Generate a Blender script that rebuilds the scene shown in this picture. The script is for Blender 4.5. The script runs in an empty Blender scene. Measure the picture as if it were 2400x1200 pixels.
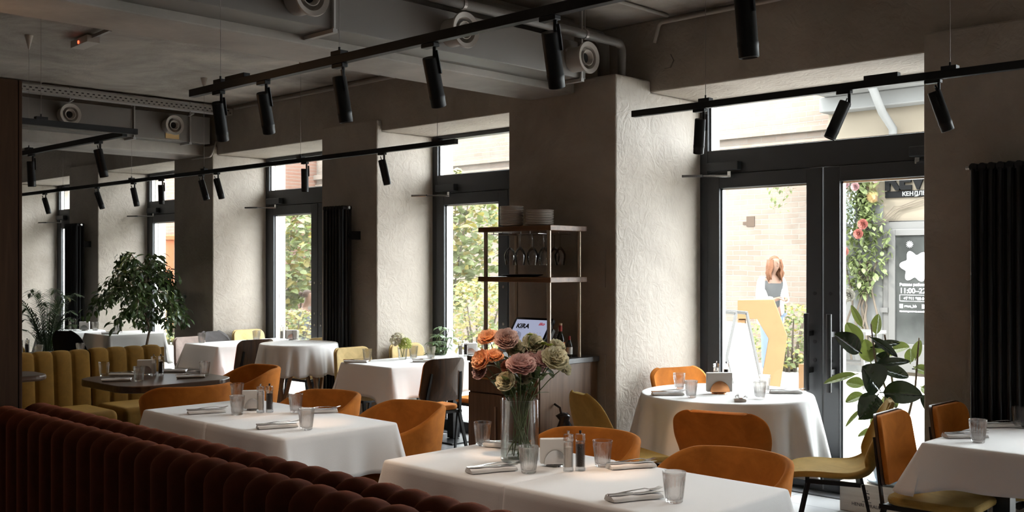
import bpy, bmesh, math, random
from mathutils import Vector, Matrix
PI = math.pi
R = math.radians
sc = bpy.context.scene
C = sc.collection

# ---------------------------------------------------------------- camera, light, exposure
cam = bpy.data.objects.new('camera', bpy.data.cameras.new('camera'))
C.objects.link(cam)
cam.location = (0, 0, 1.6)
cam.rotation_euler = (R(90), 0, R(44.2))
cam.data.sensor_width = 36
cam.data.lens = 36 * 2419 / 2400
cam.data.shift_y = 0.00875
cam.data.clip_start = 0.05
cam.data.clip_end = 200
cam.data.dof.use_dof = False
sc.camera = cam

sc.view_settings.view_transform = 'Standard'
sc.view_settings.look = 'None'
sc.view_settings.exposure = 0.0
sc.view_settings.gamma = 1.0
sc.view_settings.use_curve_mapping = False
sc.cycles.max_bounces = 9
sc.cycles.diffuse_bounces = 5
sc.cycles.glossy_bounces = 3
sc.cycles.transmission_bounces = 8
sc.cycles.transparent_max_bounces = 12
sc.cycles.sample_clamp_indirect = 4.0
sc.cycles.caustics_reflective = False

world = bpy.data.worlds.new('sky'); sc.world = world
world.use_nodes = True
wn = world.node_tree.nodes; wn.clear()
wo = wn.new('ShaderNodeOutputWorld'); wb = wn.new('ShaderNodeBackground')
wb.inputs['Color'].default_value = (0.93, 0.97, 1.0, 1)
wb.inputs['Strength'].default_value = 21.5
world.node_tree.links.new(wb.outputs[0], wo.inputs[0])

sun = bpy.data.objects.new('sun', bpy.data.lights.new('sun', 'SUN'))
C.objects.link(sun)
sun.data.energy = 8.0
sun.data.angle = R(3)
sun.data.color = (1.0, 0.95, 0.86)
sun.rotation_euler = Vector((0.25, 1.0, -1.15)).to_track_quat('-Z', 'Y').to_euler()
sun.location = (0, -6, 12)

def portal(x0, x1, z0, z1):
    # marks a window opening for the renderer's sky sampling; gives no light of its own
    l = bpy.data.lights.new('daylight_opening', 'AREA'); l.shape = 'RECTANGLE'
    l.size = x1 - x0; l.size_y = z1 - z0; l.cycles.is_portal = True
    o = bpy.data.objects.new('daylight_opening', l); C.objects.link(o)
    o.location = ((x0 + x1) / 2, 6.98, (z0 + z1) / 2); o.rotation_euler = (R(-90), 0, 0)

# ---------------------------------------------------------------- materials
def lin(c):
    return tuple((v / 12.92 if v <= 0.04045 else ((v + 0.055) / 1.055) ** 2.4) for v in c)
def hexc(h):
    return lin(tuple(int(h[i:i + 2], 16) / 255 for i in (0, 2, 4)))
def new_mat(name):
    m = bpy.data.materials.new(name); m.use_nodes = True
    return m, m.node_tree.nodes, m.node_tree.links, m.node_tree.nodes['Principled BSDF']
def N(nodes, t, **kw):
    n = nodes.new(t)
    for k, v in kw.items():
        if k in n.inputs: n.inputs[k].default_value = v
        else: setattr(n, k, v)
    return n
def texco(nodes, links, scale=(1, 1, 1), obj=True):
    t = nodes.new('ShaderNodeTexCoord'); mp = nodes.new('ShaderNodeMapping')
    mp.inputs['Scale'].default_value = scale
    links.new(t.outputs['Object' if obj else 'Generated'], mp.inputs[0])
    return mp.outputs[0]
def plain(name, col, rough=.5, metal=0, sheen=0, bump=0, bscale=200, var=0, vscale=5, spec=.5, coat=0, sheen_tint=None, emis=None, es=1):
    m, n, l, b = new_mat(name)
    b.inputs['Base Color'].default_value = (*col, 1)
    b.inputs['Roughness'].default_value = rough
    b.inputs['Metallic'].default_value = metal
    b.inputs['Specular IOR Level'].default_value = spec
    if sheen:
        b.inputs['Sheen Weight'].default_value = sheen
        b.inputs['Sheen Roughness'].default_value = .45
        b.inputs['Sheen Tint'].default_value = (*(sheen_tint or col), 1)
    if coat: b.inputs['Coat Weight'].default_value = coat
    co = texco(n, l)
    if var:
        t = N(n, 'ShaderNodeTexNoise', Scale=vscale, Detail=5.0, Roughness=.6)
        l.new(co, t.inputs['Vector'])
        r = n.new('ShaderNodeValToRGB')
        r.color_ramp.elements[0].position = .3; r.color_ramp.elements[1].position = .7
        r.color_ramp.elements[0].color = (*[c * (1 - var) for c in col], 1)
        r.color_ramp.elements[1].color = (*[min(1, c * (1 + var)) for c in col], 1)
        l.new(t.outputs['Fac'], r.inputs[0]); l.new(r.outputs[0], b.inputs['Base Color'])
    if bump:
        t = N(n, 'ShaderNodeTexNoise', Scale=float(bscale), Detail=3.0)
        l.new(co, t.inputs['Vector'])
        bp = N(n, 'ShaderNodeBump', Strength=bump, Distance=.01)
        l.new(t.outputs['Fac'], bp.inputs['Height']); l.new(bp.outputs[0], b.inputs['Normal'])
    if emis:
        b.inputs['Emission Color'].default_value = (*emis, 1); b.inputs['Emission Strength'].default_value = es
    return m

def plaster(name, c1, c2, strength=.5, swirl=7.0):
    m, n, l, b = new_mat(name)
    co = texco(n, l)
    big = N(n, 'ShaderNodeTexNoise', Scale=1.1, Detail=7.0, Roughness=.62, Distortion=.4)
    l.new(co, big.inputs['Vector'])
    r = n.new('ShaderNodeValToRGB')
    r.color_ramp.elements[0].position = .32; r.color_ramp.elements[1].position = .68
    r.color_ramp.elements[0].color = (*c1, 1); r.color_ramp.elements[1].color = (*c2, 1)
    l.new(big.outputs['Fac'], r.inputs[0]); l.new(r.outputs[0], b.inputs['Base Color'])
    sw = N(n, 'ShaderNodeTexNoise', Scale=swirl, Detail=3.0, Roughness=.5, Distortion=2.6)
    l.new(co, sw.inputs['Vector'])
    fine = N(n, 'ShaderNodeTexNoise', Scale=55.0, Detail=3.0)
    l.new(co, fine.inputs['Vector'])
    mx = N(n, 'ShaderNodeMath', operation='MULTIPLY_ADD'); mx.inputs[1].default_value = .22
    l.new(fine.outputs['Fac'], mx.inputs[0]); l.new(sw.outputs['Fac'], mx.inputs[2])
    bp = N(n, 'ShaderNodeBump', Strength=strength, Distance=.02)
    l.new(mx.outputs[0], bp.inputs['Height']); l.new(bp.outputs[0], b.inputs['Normal'])
    b.inputs['Roughness'].default_value = .62
    b.inputs['Specular IOR Level'].default_value = .35
    return m

def wood(name, c1, c2, rough=.45, scale=(1, 1, 14), axis_scale=None, spec=.4):
    m, n, l, b = new_mat(name)
    co = texco(n, l, axis_scale or (30, 30, 1.6))
    t = N(n, 'ShaderNodeTexNoise', Scale=1.0, Detail=6.0, Roughness=.6, Distortion=.8)
    l.new(co, t.inputs['Vector'])
    r = n.new('ShaderNodeValToRGB')
    r.color_ramp.elements[0].position = .3; r.color_ramp.elements[1].position = .72
    r.color_ramp.elements[0].color = (*c1, 1); r.color_ramp.elements[1].color = (*c2, 1)
    l.new(t.outputs['Fac'], r.inputs[0]); l.new(r.outputs[0], b.inputs['Base Color'])
    b.inputs['Roughness'].default_value = rough
    b.inputs['Specular IOR Level'].default_value = spec
    bp = N(n, 'ShaderNodeBump', Strength=.12, Distance=.004)
    l.new(t.outputs['Fac'], bp.inputs['Height']); l.new(bp.outputs[0], b.inputs['Normal'])
    return m

def velvet(name, c, tint, sheen=.8, rough=.85, spec=.15):
    m, n, l, b = new_mat(name)
    co = texco(n, l)
    t = N(n, 'ShaderNodeTexNoise', Scale=9.0, Detail=6.0, Roughness=.65, Distortion=.6)
    l.new(co, t.inputs['Vector'])
    r = n.new('ShaderNodeValToRGB')
    r.color_ramp.elements[0].position = .3; r.color_ramp.elements[1].position = .72
    r.color_ramp.elements[0].color = (*[x * .78 for x in c], 1); r.color_ramp.elements[1].color = (*[x * 1.18 for x in c], 1)
    l.new(t.outputs['Fac'], r.inputs[0]); l.new(r.outputs[0], b.inputs['Base Color'])
    f = N(n, 'ShaderNodeTexNoise', Scale=420.0, Detail=2.0)
    l.new(co, f.inputs['Vector'])
    bp = N(n, 'ShaderNodeBump', Strength=.25, Distance=.003)
    l.new(f.outputs['Fac'], bp.inputs['Height']); l.new(bp.outputs[0], b.inputs['Normal'])
    b.inputs['Roughness'].default_value = rough
    b.inputs['Specular IOR Level'].default_value = spec
    b.inputs['Sheen Weight'].default_value = sheen
    b.inputs['Sheen Roughness'].default_value = .35
    b.inputs['Sheen Tint'].default_value = (*tint, 1)
    return m

def brick(name, c1, c2, mortar, vary=.5):
    m, n, l, b = new_mat(name)
    t = n.new('ShaderNodeTexCoord')
    sp = n.new('ShaderNodeSeparateXYZ'); cb = n.new('ShaderNodeCombineXYZ')
    l.new(t.outputs['Object'], sp.inputs[0]); l.new(sp.outputs[0], cb.inputs[0]); l.new(sp.outputs[2], cb.inputs[1])
    bk = n.new('ShaderNodeTexBrick')
    wob = N(n, 'ShaderNodeTexNoise', Scale=2.3, Detail=4.0); l.new(t.outputs['Object'], wob.inputs['Vector'])
    ws = n.new('ShaderNodeVectorMath'); ws.operation = 'SCALE'; ws.inputs['Scale'].default_value = .05; l.new(wob.outputs['Color'], ws.inputs[0])
    wa = n.new('ShaderNodeVectorMath'); wa.operation = 'ADD'; l.new(cb.outputs[0], wa.inputs[0]); l.new(ws.outputs[0], wa.inputs[1])
    l.new(wa.outputs[0], bk.inputs['Vector'])
    bk.inputs['Scale'].default_value = 1.0
    bk.inputs['Brick Width'].default_value = .27; bk.inputs['Row Height'].default_value = .085
    bk.inputs['Mortar Size'].default_value = .008; bk.inputs['Mortar Smooth'].default_value = .4
    bk.inputs['Color1'].default_value = (*c1, 1); bk.inputs['Color2'].default_value = (*c2, 1)
    bk.inputs['Mortar'].default_value = (*mortar, 1)
    ns = N(n, 'ShaderNodeTexNoise', Scale=1.4, Detail=7.0, Roughness=.7)
    l.new(t.outputs['Object'], ns.inputs['Vector'])
    r = n.new('ShaderNodeValToRGB'); r.color_ramp.elements[0].position = .4; r.color_ramp.elements[1].position = .62
    l.new(ns.outputs['Fac'], r.inputs[0])
    mx = n.new('ShaderNodeMixRGB'); mx.inputs[2].default_value = (*mortar, 1)
    mm = N(n, 'ShaderNodeMath', operation='MULTIPLY'); mm.inputs[1].default_value = vary
    l.new(r.outputs[0], mm.inputs[0]); l.new(mm.outputs[0], mx.inputs[0]); l.new(bk.outputs[0], mx.inputs[1])
    l.new(mx.outputs[0], b.inputs['Base Color'])
    bp = N(n, 'ShaderNodeBump', Strength=.5, Distance=.01)
    bp.invert = True
    l.new(bk.outputs['Fac'], bp.inputs['Height']); l.new(bp.outputs[0], b.inputs['Normal'])
    b.inputs['Roughness'].default_value = .9
    return m

def leafmat(name, top, under, trans, rough=.35, tw=.35):
    m, n, l, b = new_mat(name)
    g = n.new('ShaderNodeNewGeometry'); mx = n.new('ShaderNodeMixRGB')
    mx.inputs[1].default_value = (*top, 1); mx.inputs[2].default_value = (*under, 1)
    l.new(g.outputs['Backfacing'], mx.inputs[0]); l.new(mx.outputs[0], b.inputs['Base Color'])
    b.inputs['Roughness'].default_value = rough
    t = n.new('ShaderNodeBsdfTranslucent'); t.inputs[0].default_value = (*trans, 1)
    ms = n.new('ShaderNodeMixShader'); ms.inputs[0].default_value = tw
    o = n['Material Output']
    l.new(b.outputs[0], ms.inputs[1]); l.new(t.outputs[0], ms.inputs[2]); l.new(ms.outputs[0], o.inputs[0])
    return m

def pane_mat(name, tint=(1, 1, 1), refl=.08):
    m, n, l, b = new_mat(name)
    n.remove(b)
    tr = n.new('ShaderNodeBsdfTransparent'); tr.inputs[0].default_value = (*tint, 1)
    gl = n.new('ShaderNodeBsdfGlossy'); gl.inputs['Roughness'].default_value = .02
    lw = N(n, 'ShaderNodeLayerWeight', Blend=.35)
    mu = N(n, 'ShaderNodeMath', operation='MULTIPLY'); mu.inputs[1].default_value = refl * 5
    l.new(lw.outputs['Fresnel'], mu.inputs[0])
    ms = n.new('ShaderNodeMixShader')
    l.new(mu.outputs[0], ms.inputs[0]); l.new(tr.outputs[0], ms.inputs[1]); l.new(gl.outputs[0], ms.inputs[2])
    l.new(ms.outputs[0], n['Material Output'].inputs[0])
    return m

def glass_mat(name, col=(1, 1, 1), rough=0, ior=1.47, clear=0):
    m, n, l, b = new_mat(name)
    if clear:
        tr = n.new('ShaderNodeBsdfTransparent'); ms = n.new('ShaderNodeMixShader'); ms.inputs[0].default_value = clear
        l.new(b.outputs[0], ms.inputs[1]); l.new(tr.outputs[0], ms.inputs[2]); l.new(ms.outputs[0], n['Material Output'].inputs[0])
    b.inputs['Base Color'].default_value = (*col, 1)
    b.inputs['Transmission Weight'].default_value = 1
    b.inputs['Roughness'].default_value = rough
    b.inputs['IOR'].default_value = ior
    return m

def tiles(name, c1, c2, grout, w=.9, h=.3):
    m, n, l, b = new_mat(name)
    co = texco(n, l)
    bk = n.new('ShaderNodeTexBrick'); l.new(co, bk.inputs['Vector'])
    bk.inputs['Scale'].default_value = 1.0
    bk.inputs['Brick Width'].default_value = w; bk.inputs['Row Height'].default_value = h
    bk.inputs['Mortar Size'].default_value = .004
    bk.inputs['Color1'].default_value = (*c1, 1); bk.inputs['Color2'].default_value = (*c2, 1); bk.inputs['Mortar'].default_value = (*grout, 1)
    l.new(bk.outputs[0], b.inputs['Base Color'])
    b.inputs['Roughness'].default_value = .32
    return m

M = {}
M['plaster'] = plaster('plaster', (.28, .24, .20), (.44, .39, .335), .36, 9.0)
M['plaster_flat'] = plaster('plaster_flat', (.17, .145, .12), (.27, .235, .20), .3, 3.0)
M['ceiling'] = plaster('ceiling_concrete', (.15, .125, .105), (.48, .425, .37), .35, 2.0)
M['beam'] = plain('beam_paint', (.33, .295, .26), .6, bump=.1, bscale=30, var=.28, vscale=1.6)
M['duct'] = plain('duct_paint', (.155, .14, .125), .5)
M['nozzle'] = plain('nozzle_paint', (.42, .38, .34), .45)
M['dark'] = plain('dark_interior', (.004, .004, .004), .9)
M['anthracite'] = plain('anthracite_frame', (.022, .024, .027), .42, spec=.4)
M['black'] = plain('black_metal', (.006, .006, .007), .45, spec=.35)
M['pane'] = pane_mat('window_glass', (.97, .985, .98), .05)
M['steel'] = plain('brushed_steel', (.62, .61, .6), .22, metal=1)
M['brass'] = plain('bronze_tube', (.42, .34, .26), .32, metal=1)
M['copper'] = plain('copper_plate', (.78, .36, .16), .22, metal=1)
M['chrome'] = plain('chrome', (.8, .82, .85), .12, metal=1)
M['cloth'] = plain('white_linen', (.83, .82, .81), .8, sheen=.6, sheen_tint=(1,1,1), bump=.08, bscale=350)
M['cloth_grey'] = plain('grey_linen', (.52, .50, .48), .85, sheen=.2, bump=.08, bscale=350)
M['napkin'] = plain('white_napkin', (.80, .79, .78), .85, bump=.15, bscale=300)
M['paper'] = plain('white_paper', (.80, .78, .75), .8)
M['rust'] = velvet('rust_velvet', (.085, .020, .008), (.55, .14, .05), .40)
M['orange'] = velvet('amber_velvet', (.46, .15, .022), (.9, .42, .13), .5)
M['olive'] = velvet('olive_velvet', (.150, .076, .012), (.55, .34, .09), .45)
M['mustard'] = velvet('mustard_fabric', (.34, .215, .055), (.75, .6, .25), .35)
M['cream'] = velvet('cream_fabric', (.60, .45, .22), (.9, .75, .5), .2)
M['pinkgrey'] = velvet('pink_fabric', (.62, .50, .45), (.8, .7, .65), .2)
M['greyfab'] = velvet('grey_fabric', (.12, .11, .11), (.3, .3, .3), .2)
M['darkfab'] = velvet('black_fabric', (.012, .010, .010), (.1, .08, .08), .2)
M['redseat'] = velvet('terracotta_fabric', (.50, .13, .04), (.8, .35, .15), .3)
M['walnut'] = wood('walnut', (.045, .022, .011), (.12, .062, .032), .4)
M['walnut_h'] = wood('walnut_across', (.045, .022, .011), (.12, .062, .032), .4, axis_scale=(1.6, 1.6, 40))
M['tabletop'] = wood('dark_oak', (.035, .02, .012), (.085, .048, .028), .3, axis_scale=(30, 1.6, 30), spec=.5)
M['oak'] = wood('oak', (.24, .13, .06), (.40, .23, .12), .5)
M['cabinet'] = wood('cabinet_veneer', (.085, .045, .024), (.19, .108, .062), .45)
M['shelfwood'] = wood('shelf_walnut', (.10, .045, .02), (.22, .11, .055), .35, axis_scale=(1.6, 20, 30))
M['postwood'] = wood('post_wood', (.030, .011, .0035), (.060, .026, .010), .7, spec=.15)
M['crate'] = wood('pine_crate', (.66, .58, .50), (.84, .78, .70), .7, axis_scale=(1.5, 20, 30))
M['stone'] = plain('grey_stone', (.10, .10, .105), .35, var=.2, vscale=30)
M['glass'] = glass_mat('clear_glass', clear=.52)
M['thin'] = pane_mat('thin_glass', (.97, .97, .97), .16)
M['vaseglass'] = pane_mat('vase_glass', (.97, .98, .975), .10)
M['water'] = pane_mat('vase_water', (.92, .95, .92), .08)
M['salt'] = plain('salt', (.75, .72, .68), .9, bump=.4, bscale=500)
M['pepper'] = plain('peppercorns', (.03, .022, .018), .8, bump=1, bscale=300, var=.6, vscale=200)
M['plate'] = plain('plate_glaze', (.62, .57, .52), .25)
M['floor'] = tiles('floor_tiles', (.30, .30, .31), (.37, .37, .375), (.12, .12, .12))
M['pavement'] = plain('pavement', (.62, .60, .57), .9, var=.08, vscale=1.5)
M['brick'] = brick('pale_brick', (0.077, 0.055, 0.041), (0.093, 0.068, 0.053), (0.099, 0.087, 0.074), .55)
M['redbrick'] = brick('red_brick', (0.087, 0.034, 0.020), (0.096, 0.043, 0.026), (0.093, 0.081, 0.068), .2)
M['cream_wall'] = plain('cream_render', (0.093, 0.077, 0.056), .9, var=.05, vscale=2)
M['white_wall'] = plain('white_render', (.085, .085, .083), .9)
M['greyframe'] = plain('grey_frame', (.050, .048, .046), .5)
M['shopglass'] = plain('shop_glass', (.022, .023, .022), .12, var=.5, vscale=2)
M['white'] = plain('white_paint', (.8, .8, .8), .5)
M['black_sign'] = plain('black_letters', (.003, .003, .0032), .9, spec=.1)
M['ply'] = plain('painted_plywood', (.115, .064, .028), .75, var=.12, vscale=2, spec=.2)
M['orangepost'] = plain('orange_paint', (0.220, 0.064, 0.020), .6)
M['soil'] = plain('soil', (.03, .02, .014), 1, bump=1, bscale=60)
M['pot_red'] = plain('glazed_pot', (.78, .74, .70), .3)
M['pot_flower'] = plain('red_glaze', (.55, .10, .06), .35)
M['blue_white'] = plain('blue_white_ceramic', (.50, .60, .68), .3, var=.45, vscale=14)
M['greypot'] = plain('grey_planter', (.06, .06, .065), .6)
M['bark'] = plain('bark', (.16, .11, .075), .9, bump=.6, bscale=50, var=.3, vscale=20)
M['stem'] = plain('green_stem', (.09, .12, .035), .6)
M['rubber_leaf'] = leafmat('rubber_leaf', (.007, .020, .012), (.10, .13, .05), (.10, .13, .02), .16, .015)
M['rubber_backlit'] = leafmat('rubber_leaf_backlit', (.05, .075, .03), (.13, .16, .06), (.20, .25, .05), .3, .10)  # same plant's leaf underside, backlight put into the paler colour
M['ficus_leaf'] = leafmat('ficus_leaf', (.016, .030, .012), (.05, .08, .03), (.10, .16, .03), .35, .18)
M['palm_leaf'] = leafmat('palm_leaf', (.013, .030, .012), (.03, .06, .02), (.08, .13, .03), .4, .15)
M['flower_leaf'] = leafmat('flower_leaf', (.05, .075, .035), (.08, .11, .06), (.12, .17, .05), .5, .25)
M['shrub_green'] = leafmat('shrub_leaf_green', (.10, .125, .05), (.11, .13, .055), (.12, .15, .045), .6, .4)
M['shrub_yellow'] = leafmat('shrub_leaf_yellow', (.20, .175, .045), (.20, .17, .055), (.2, .17, .045), .6, .4)
M['var_leaf'] = leafmat('pale_leaf', (.10, .16, .10), (.2, .25, .18), (.2, .3, .12), .35, .3)
M['skin'] = plain('skin', (.10, .055, .036), .6, spec=.3)
M['hair'] = plain('auburn_hair', (.07, .028, .012), .7, spec=.2, bump=.8, bscale=60)
M['darkhair'] = plain('brown_hair', (.028, .014, .008), .7, spec=.2, bump=.8, bscale=60)
M['shirt_white'] = plain('white_shirt', (.72, .72, .72), .9)
M['top_grey'] = plain('grey_top', (.022, .022, .022), .9)
M['denim'] = plain('light_denim', (.055, .075, .105), .9)
M['shirt_blue'] = plain('grey_shirt', (.040, .044, .050), .9)
M['wire'] = plain('steel_cable', (.30, .27, .25), .4, metal=.6)
M['red_led'] = plain('red_indicator', (.8, .05, .02), .4, emis=(1, .08, .03), es=4)
M['lamp_glow'] = plain('lamp_lens', (.9, .8, .7), .4, emis=(1, .72, .5), es=2.0)
M['screen'] = plain('screen_white', (.01, .01, .01), .2, emis=(.56, .60, .82), es=.62)
M['screen_grey'] = plain('screen_grey', (.01, .01, .01), .2, emis=(.36, .38, .50), es=.6)
M['screen_dark'] = plain('screen_ink', (.02, .02, .035), .3)
M['screen_red'] = plain('screen_red', (.05, .01, .01), .3, emis=(.55, .04, .06), es=.6)
M['bottle_glass'] = glass_mat('dark_bottle_glass', (.25, .22, .16))
M['orange_label'] = plain('orange_label', (.50, .16, .04), .5)
M['red_cap'] = plain('red_wax', (.30, .02, .015), .4)
M['cork'] = plain('cork', (.55, .38, .24), .8)
M['black_bag'] = plain('black_plastic_bag', (.008, .008, .01), .2)
M['tray_metal'] = plain('galvanised', (.40, .38, .36), .5, metal=.3)
M['yellow_tape'] = plain('kraft_label', (.50, .33, .14), .7)
M['petal_pink'] = leafmat('petal_pink', (.66, .45, .42), (.68, .48, .45), (.7, .46, .42), .7, .35)
M['petal_dusty'] = leafmat('petal_dusty', (.56, .40, .36), (.58, .42, .38), (.58, .4, .34), .7, .3)
M['petal_white'] = leafmat('petal_white', (.70, .64, .50), (.66, .64, .46), (.68, .62, .45), .7, .3)
M['petal_peach'] = leafmat('petal_peach', (.80, .50, .32), (.82, .55, .36), (.9, .52, .26), .7, .45)
M['petal_coral'] = leafmat('petal_coral', (.72, .32, .23), (.74, .36, .28), (.8, .32, .2), .7, .35)
M['petal_green'] = leafmat('petal_green', (.42, .46, .12), (.42, .46, .14), (.4, .45, .1), .7, .3)
M['red_flower'] = leafmat('silk_red', (0.262, 0.077, 0.056), (0.262, 0.087, 0.070), (0.245, 0.070, 0.052), .7, .2)
M['bluewhite_flower'] = leafmat('silk_pale_blue', (0.217, 0.252, 0.252), (0.217, 0.252, 0.252), (0.210, 0.245, 0.245), .7, .3)
M['pink_flower'] = leafmat('silk_pink', (0.300, 0.180, 0.180), (0.300, 0.180, 0.180), (0.280, 0.160, 0.160), .7, .3)

# ---------------------------------------------------------------- mesh helpers
class MB:
    def __init__(s): s.v = []; s.f = []; s.mi = []; s.cur = 0
    def add(s, vs, fs):
        b = len(s.v); s.v.extend([tuple(x) for x in vs])
        s.f.extend([tuple(i + b for i in f) for f in fs]); s.mi.extend([s.cur] * len(fs))
        return s
    def box(s, x0, y0, z0, x1, y1, z1, m=None):
        vs = [Vector(p) for p in ((x0, y0, z0), (x1, y0, z0), (x1, y1, z0), (x0, y1, z0), (x0, y0, z1), (x1, y0, z1), (x1, y1, z1), (x0, y1, z1))]
        if m: vs = [m @ v for v in vs]
        return s.add(vs, [(0, 3, 2, 1), (4, 5, 6, 7), (0, 1, 5, 4), (1, 2, 6, 5), (2, 3, 7, 6), (3, 0, 4, 7)])
    def bar(s, p0, p1, w, h=None, up=(0, 0, 1), w1=None):
        # rectangular bar from p0 to p1
        p0, p1 = Vector(p0), Vector(p1); h = h or w; w1 = w1 or w
        d = (p1 - p0).normalized(); up = Vector(up)
        if abs(d.dot(up)) > .95: up = Vector((0, 1, 0))
        a = d.cross(up).normalized(); b = a.cross(d).normalized()
        vs = []
        for p, k in ((p0, 1), (p1, w1 / w)):
            for sa, sb in ((-1, -1), (1, -1), (1, 1), (-1, 1)):
                vs.append(p + a * sa * w / 2 * k + b * sb * h / 2 * k)
        return s.add(vs, [(0, 3, 2, 1), (4, 5, 6, 7), (0, 1, 5, 4), (1, 2, 6, 5), (2, 3, 7, 6), (3, 0, 4, 7)])
    def tube(s, pts, r, n=8, cap=True, r2=None):
        pts = [Vector(p) for p in pts]; k = len(pts)
        rs = r if isinstance(r, (list, tuple)) else ([r] * k if r2 is None else [r + (r2 - r) * i / (k - 1) for i in range(k)])
        base = len(s.v); prev = None; vs = []
        for i, p in enumerate(pts):
            d = (pts[min(i + 1, k - 1)] - pts[max(i - 1, 0)]).normalized()
            if prev is None:
                a = d.cross(Vector((0, 0, 1)) if abs(d.z) < .9 else Vector((1, 0, 0))).normalized()
            else:
                a = (prev - d * prev.dot(d)).normalized()
            prev = a; b = d.cross(a)
            for j in range(n):
                t = 2 * PI * j / n
                vs.append(p + (a * math.cos(t) + b * math.sin(t)) * rs[i])
        fs = []
        for i in range(k - 1):
            for j in range(n):
                j2 = (j + 1) % n
                fs.append((i * n + j, i * n + j2, (i + 1) * n + j2, (i + 1) * n + j))
        if cap:
            fs.append(tuple(range(n - 1, -1, -1))); fs.append(tuple((k - 1) * n + j for j in range(n)))
        return s.add(vs, fs)
    def cyl(s, p0, p1, r, n=20, r1=None): return s.tube([p0, p1], [r, r if r1 is None else r1], n)
    def lathe(s, prof, c=(0, 0, 0), n=32, close=False, m=None, rf=None):
        # prof: (r, z) list; rf(r, z, theta) may change the radius
        c = Vector(c); vs = []; k = len(prof)
        for r, z in prof:
            for j in range(n):
                t = 2 * PI * j / n; q = rf(r, z, t) if rf else r
                v = Vector((q * math.cos(t), q * math.sin(t), z))
                vs.append((m @ v if m else v) + c)
        fs = []
        for i in range(k if close else k - 1):
            i2 = (i + 1) % k
            for j in range(n):
                j2 = (j + 1) % n
                fs.append((i * n + j, i * n + j2, i2 * n + j2, i2 * n + j))
        if not close:
            if prof[0][0] > 1e-6: fs.append(tuple(range(n - 1, -1, -1)))
            if prof[-1][0] > 1e-6: fs.append(tuple((k - 1) * n + j for j in range(n)))
        return s.add(vs, fs)
    def grid(s, fn, nu, nv, cu=False, cv=False):
        vs = [fn(i / (nu if cu else nu - 1), j / (nv if cv else nv - 1)) for i in range(nu) for j in range(nv)]
        fs = []
        for i in range(nu if cu else nu - 1):
            for j in range(nv if cv else nv - 1):
                i2 = (i + 1) % nu; j2 = (j + 1) % nv
                fs.append((i * nv + j, i2 * nv + j, i2 * nv + j2, i * nv + j2))
        return s.add(vs, fs)
    def prism(s, outline, z0, z1, m=None):
        n = len(outline)
        vs = [Vector((x, y, z0)) for x, y in outline] + [Vector((x, y, z1)) for x, y in outline]
        if m: vs = [m @ v for v in vs]
        fs = [tuple(range(n - 1, -1, -1)), tuple(range(n, 2 * n))]
        fs += [(i, (i + 1) % n, n + (i + 1) % n, n + i) for i in range(n)]
        return s.add(vs, fs)
    def mesh(s, name, mat, smooth=False):
        me = bpy.data.meshes.new(name); me.from_pydata(s.v, [], s.f); me.validate()
        for mm in (mat if isinstance(mat, (list, tuple)) else [mat]): me.materials.append(mm)
        if isinstance(mat, (list, tuple)) and len(me.polygons) == len(s.mi):
            for p, i in zip(me.polygons, s.mi): p.material_index = i
        b = bmesh.new(); b.from_mesh(me)
        bmesh.ops.remove_doubles(b, verts=b.verts, dist=1e-6)
        if not getattr(s, 'open', False): bmesh.ops.recalc_face_normals(b, faces=b.faces)
        b.to_mesh(me); b.free()
        if smooth:
            for p in me.polygons: p.use_smooth = True
        return me
    def build(s, name, mat, parent=None, smooth=False, bevel=0, angle=None, loc=None, subsurf=0, solid=0, segs=2):
        me = s.mesh(name, mat, smooth or angle is not None)
        o = bpy.data.objects.new(name, me); C.objects.link(o)
        if loc: o.location = loc
        if parent: o.parent = parent
        if solid:
            q = o.modifiers.new('thick', 'SOLIDIFY'); q.thickness = solid; q.offset = 0
        if bevel:
            q = o.modifiers.new('edges', 'BEVEL'); q.width = bevel; q.segments = segs; q.limit_method = 'ANGLE'; q.angle_limit = R(40)
        if subsurf:
            q = o.modifiers.new('round', 'SUBSURF'); q.levels = subsurf; q.render_levels = subsurf
        if angle is not None:
            try: me.set_sharp_from_angle(angle=R(angle))
            except Exception: pass
        return o

def tag(o, label=None, cat=None, group=None, kind=None):
    if label: o['label'] = label
    if cat: o['category'] = cat
    if group: o['group'] = group
    if kind: o['kind'] = kind
    return o
def thing(name, label, cat, loc=(0, 0, 0), rz=0, group=None, rot=None):
    o = bpy.data.objects.new(name, None); C.objects.link(o)
    o.empty_display_size = .1
    o.location = loc; o.rotation_euler = rot or (0, 0, rz)
    return tag(o, label, cat, group)
def kids(o): return [c for c in bpy.data.objects if c.parent == o]
def copy_tree(o, parent=None):
    c = o.copy(); C.objects.link(c); c.parent = parent
    for ch in kids(o): copy_tree(ch, c)
    return c
def dup(root, loc, rz, label, group=None, rot=None, cat=None):
    c = copy_tree(root); c.location = loc; c.rotation_euler = rot or (0, 0, rz); c['label'] = label
    if group: c['group'] = group
    if cat: c['category'] = cat
    return c
class Stamp:
    # the first placing moves the thing itself, later ones copy it
    def __init__(s, root): s.root = root; s.used = False
    def put(s, loc, rz, label, group=None, rot=None):
        if not s.used:
            s.used = True; o = s.root; o.location = loc; o.rotation_euler = rot or (0, 0, rz)
            o['label'] = label
            if group: o['group'] = group
            return o
        return dup(s.root, loc, rz, label, group, rot)
def struct(o): o['kind'] = 'structure'; return o
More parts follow.
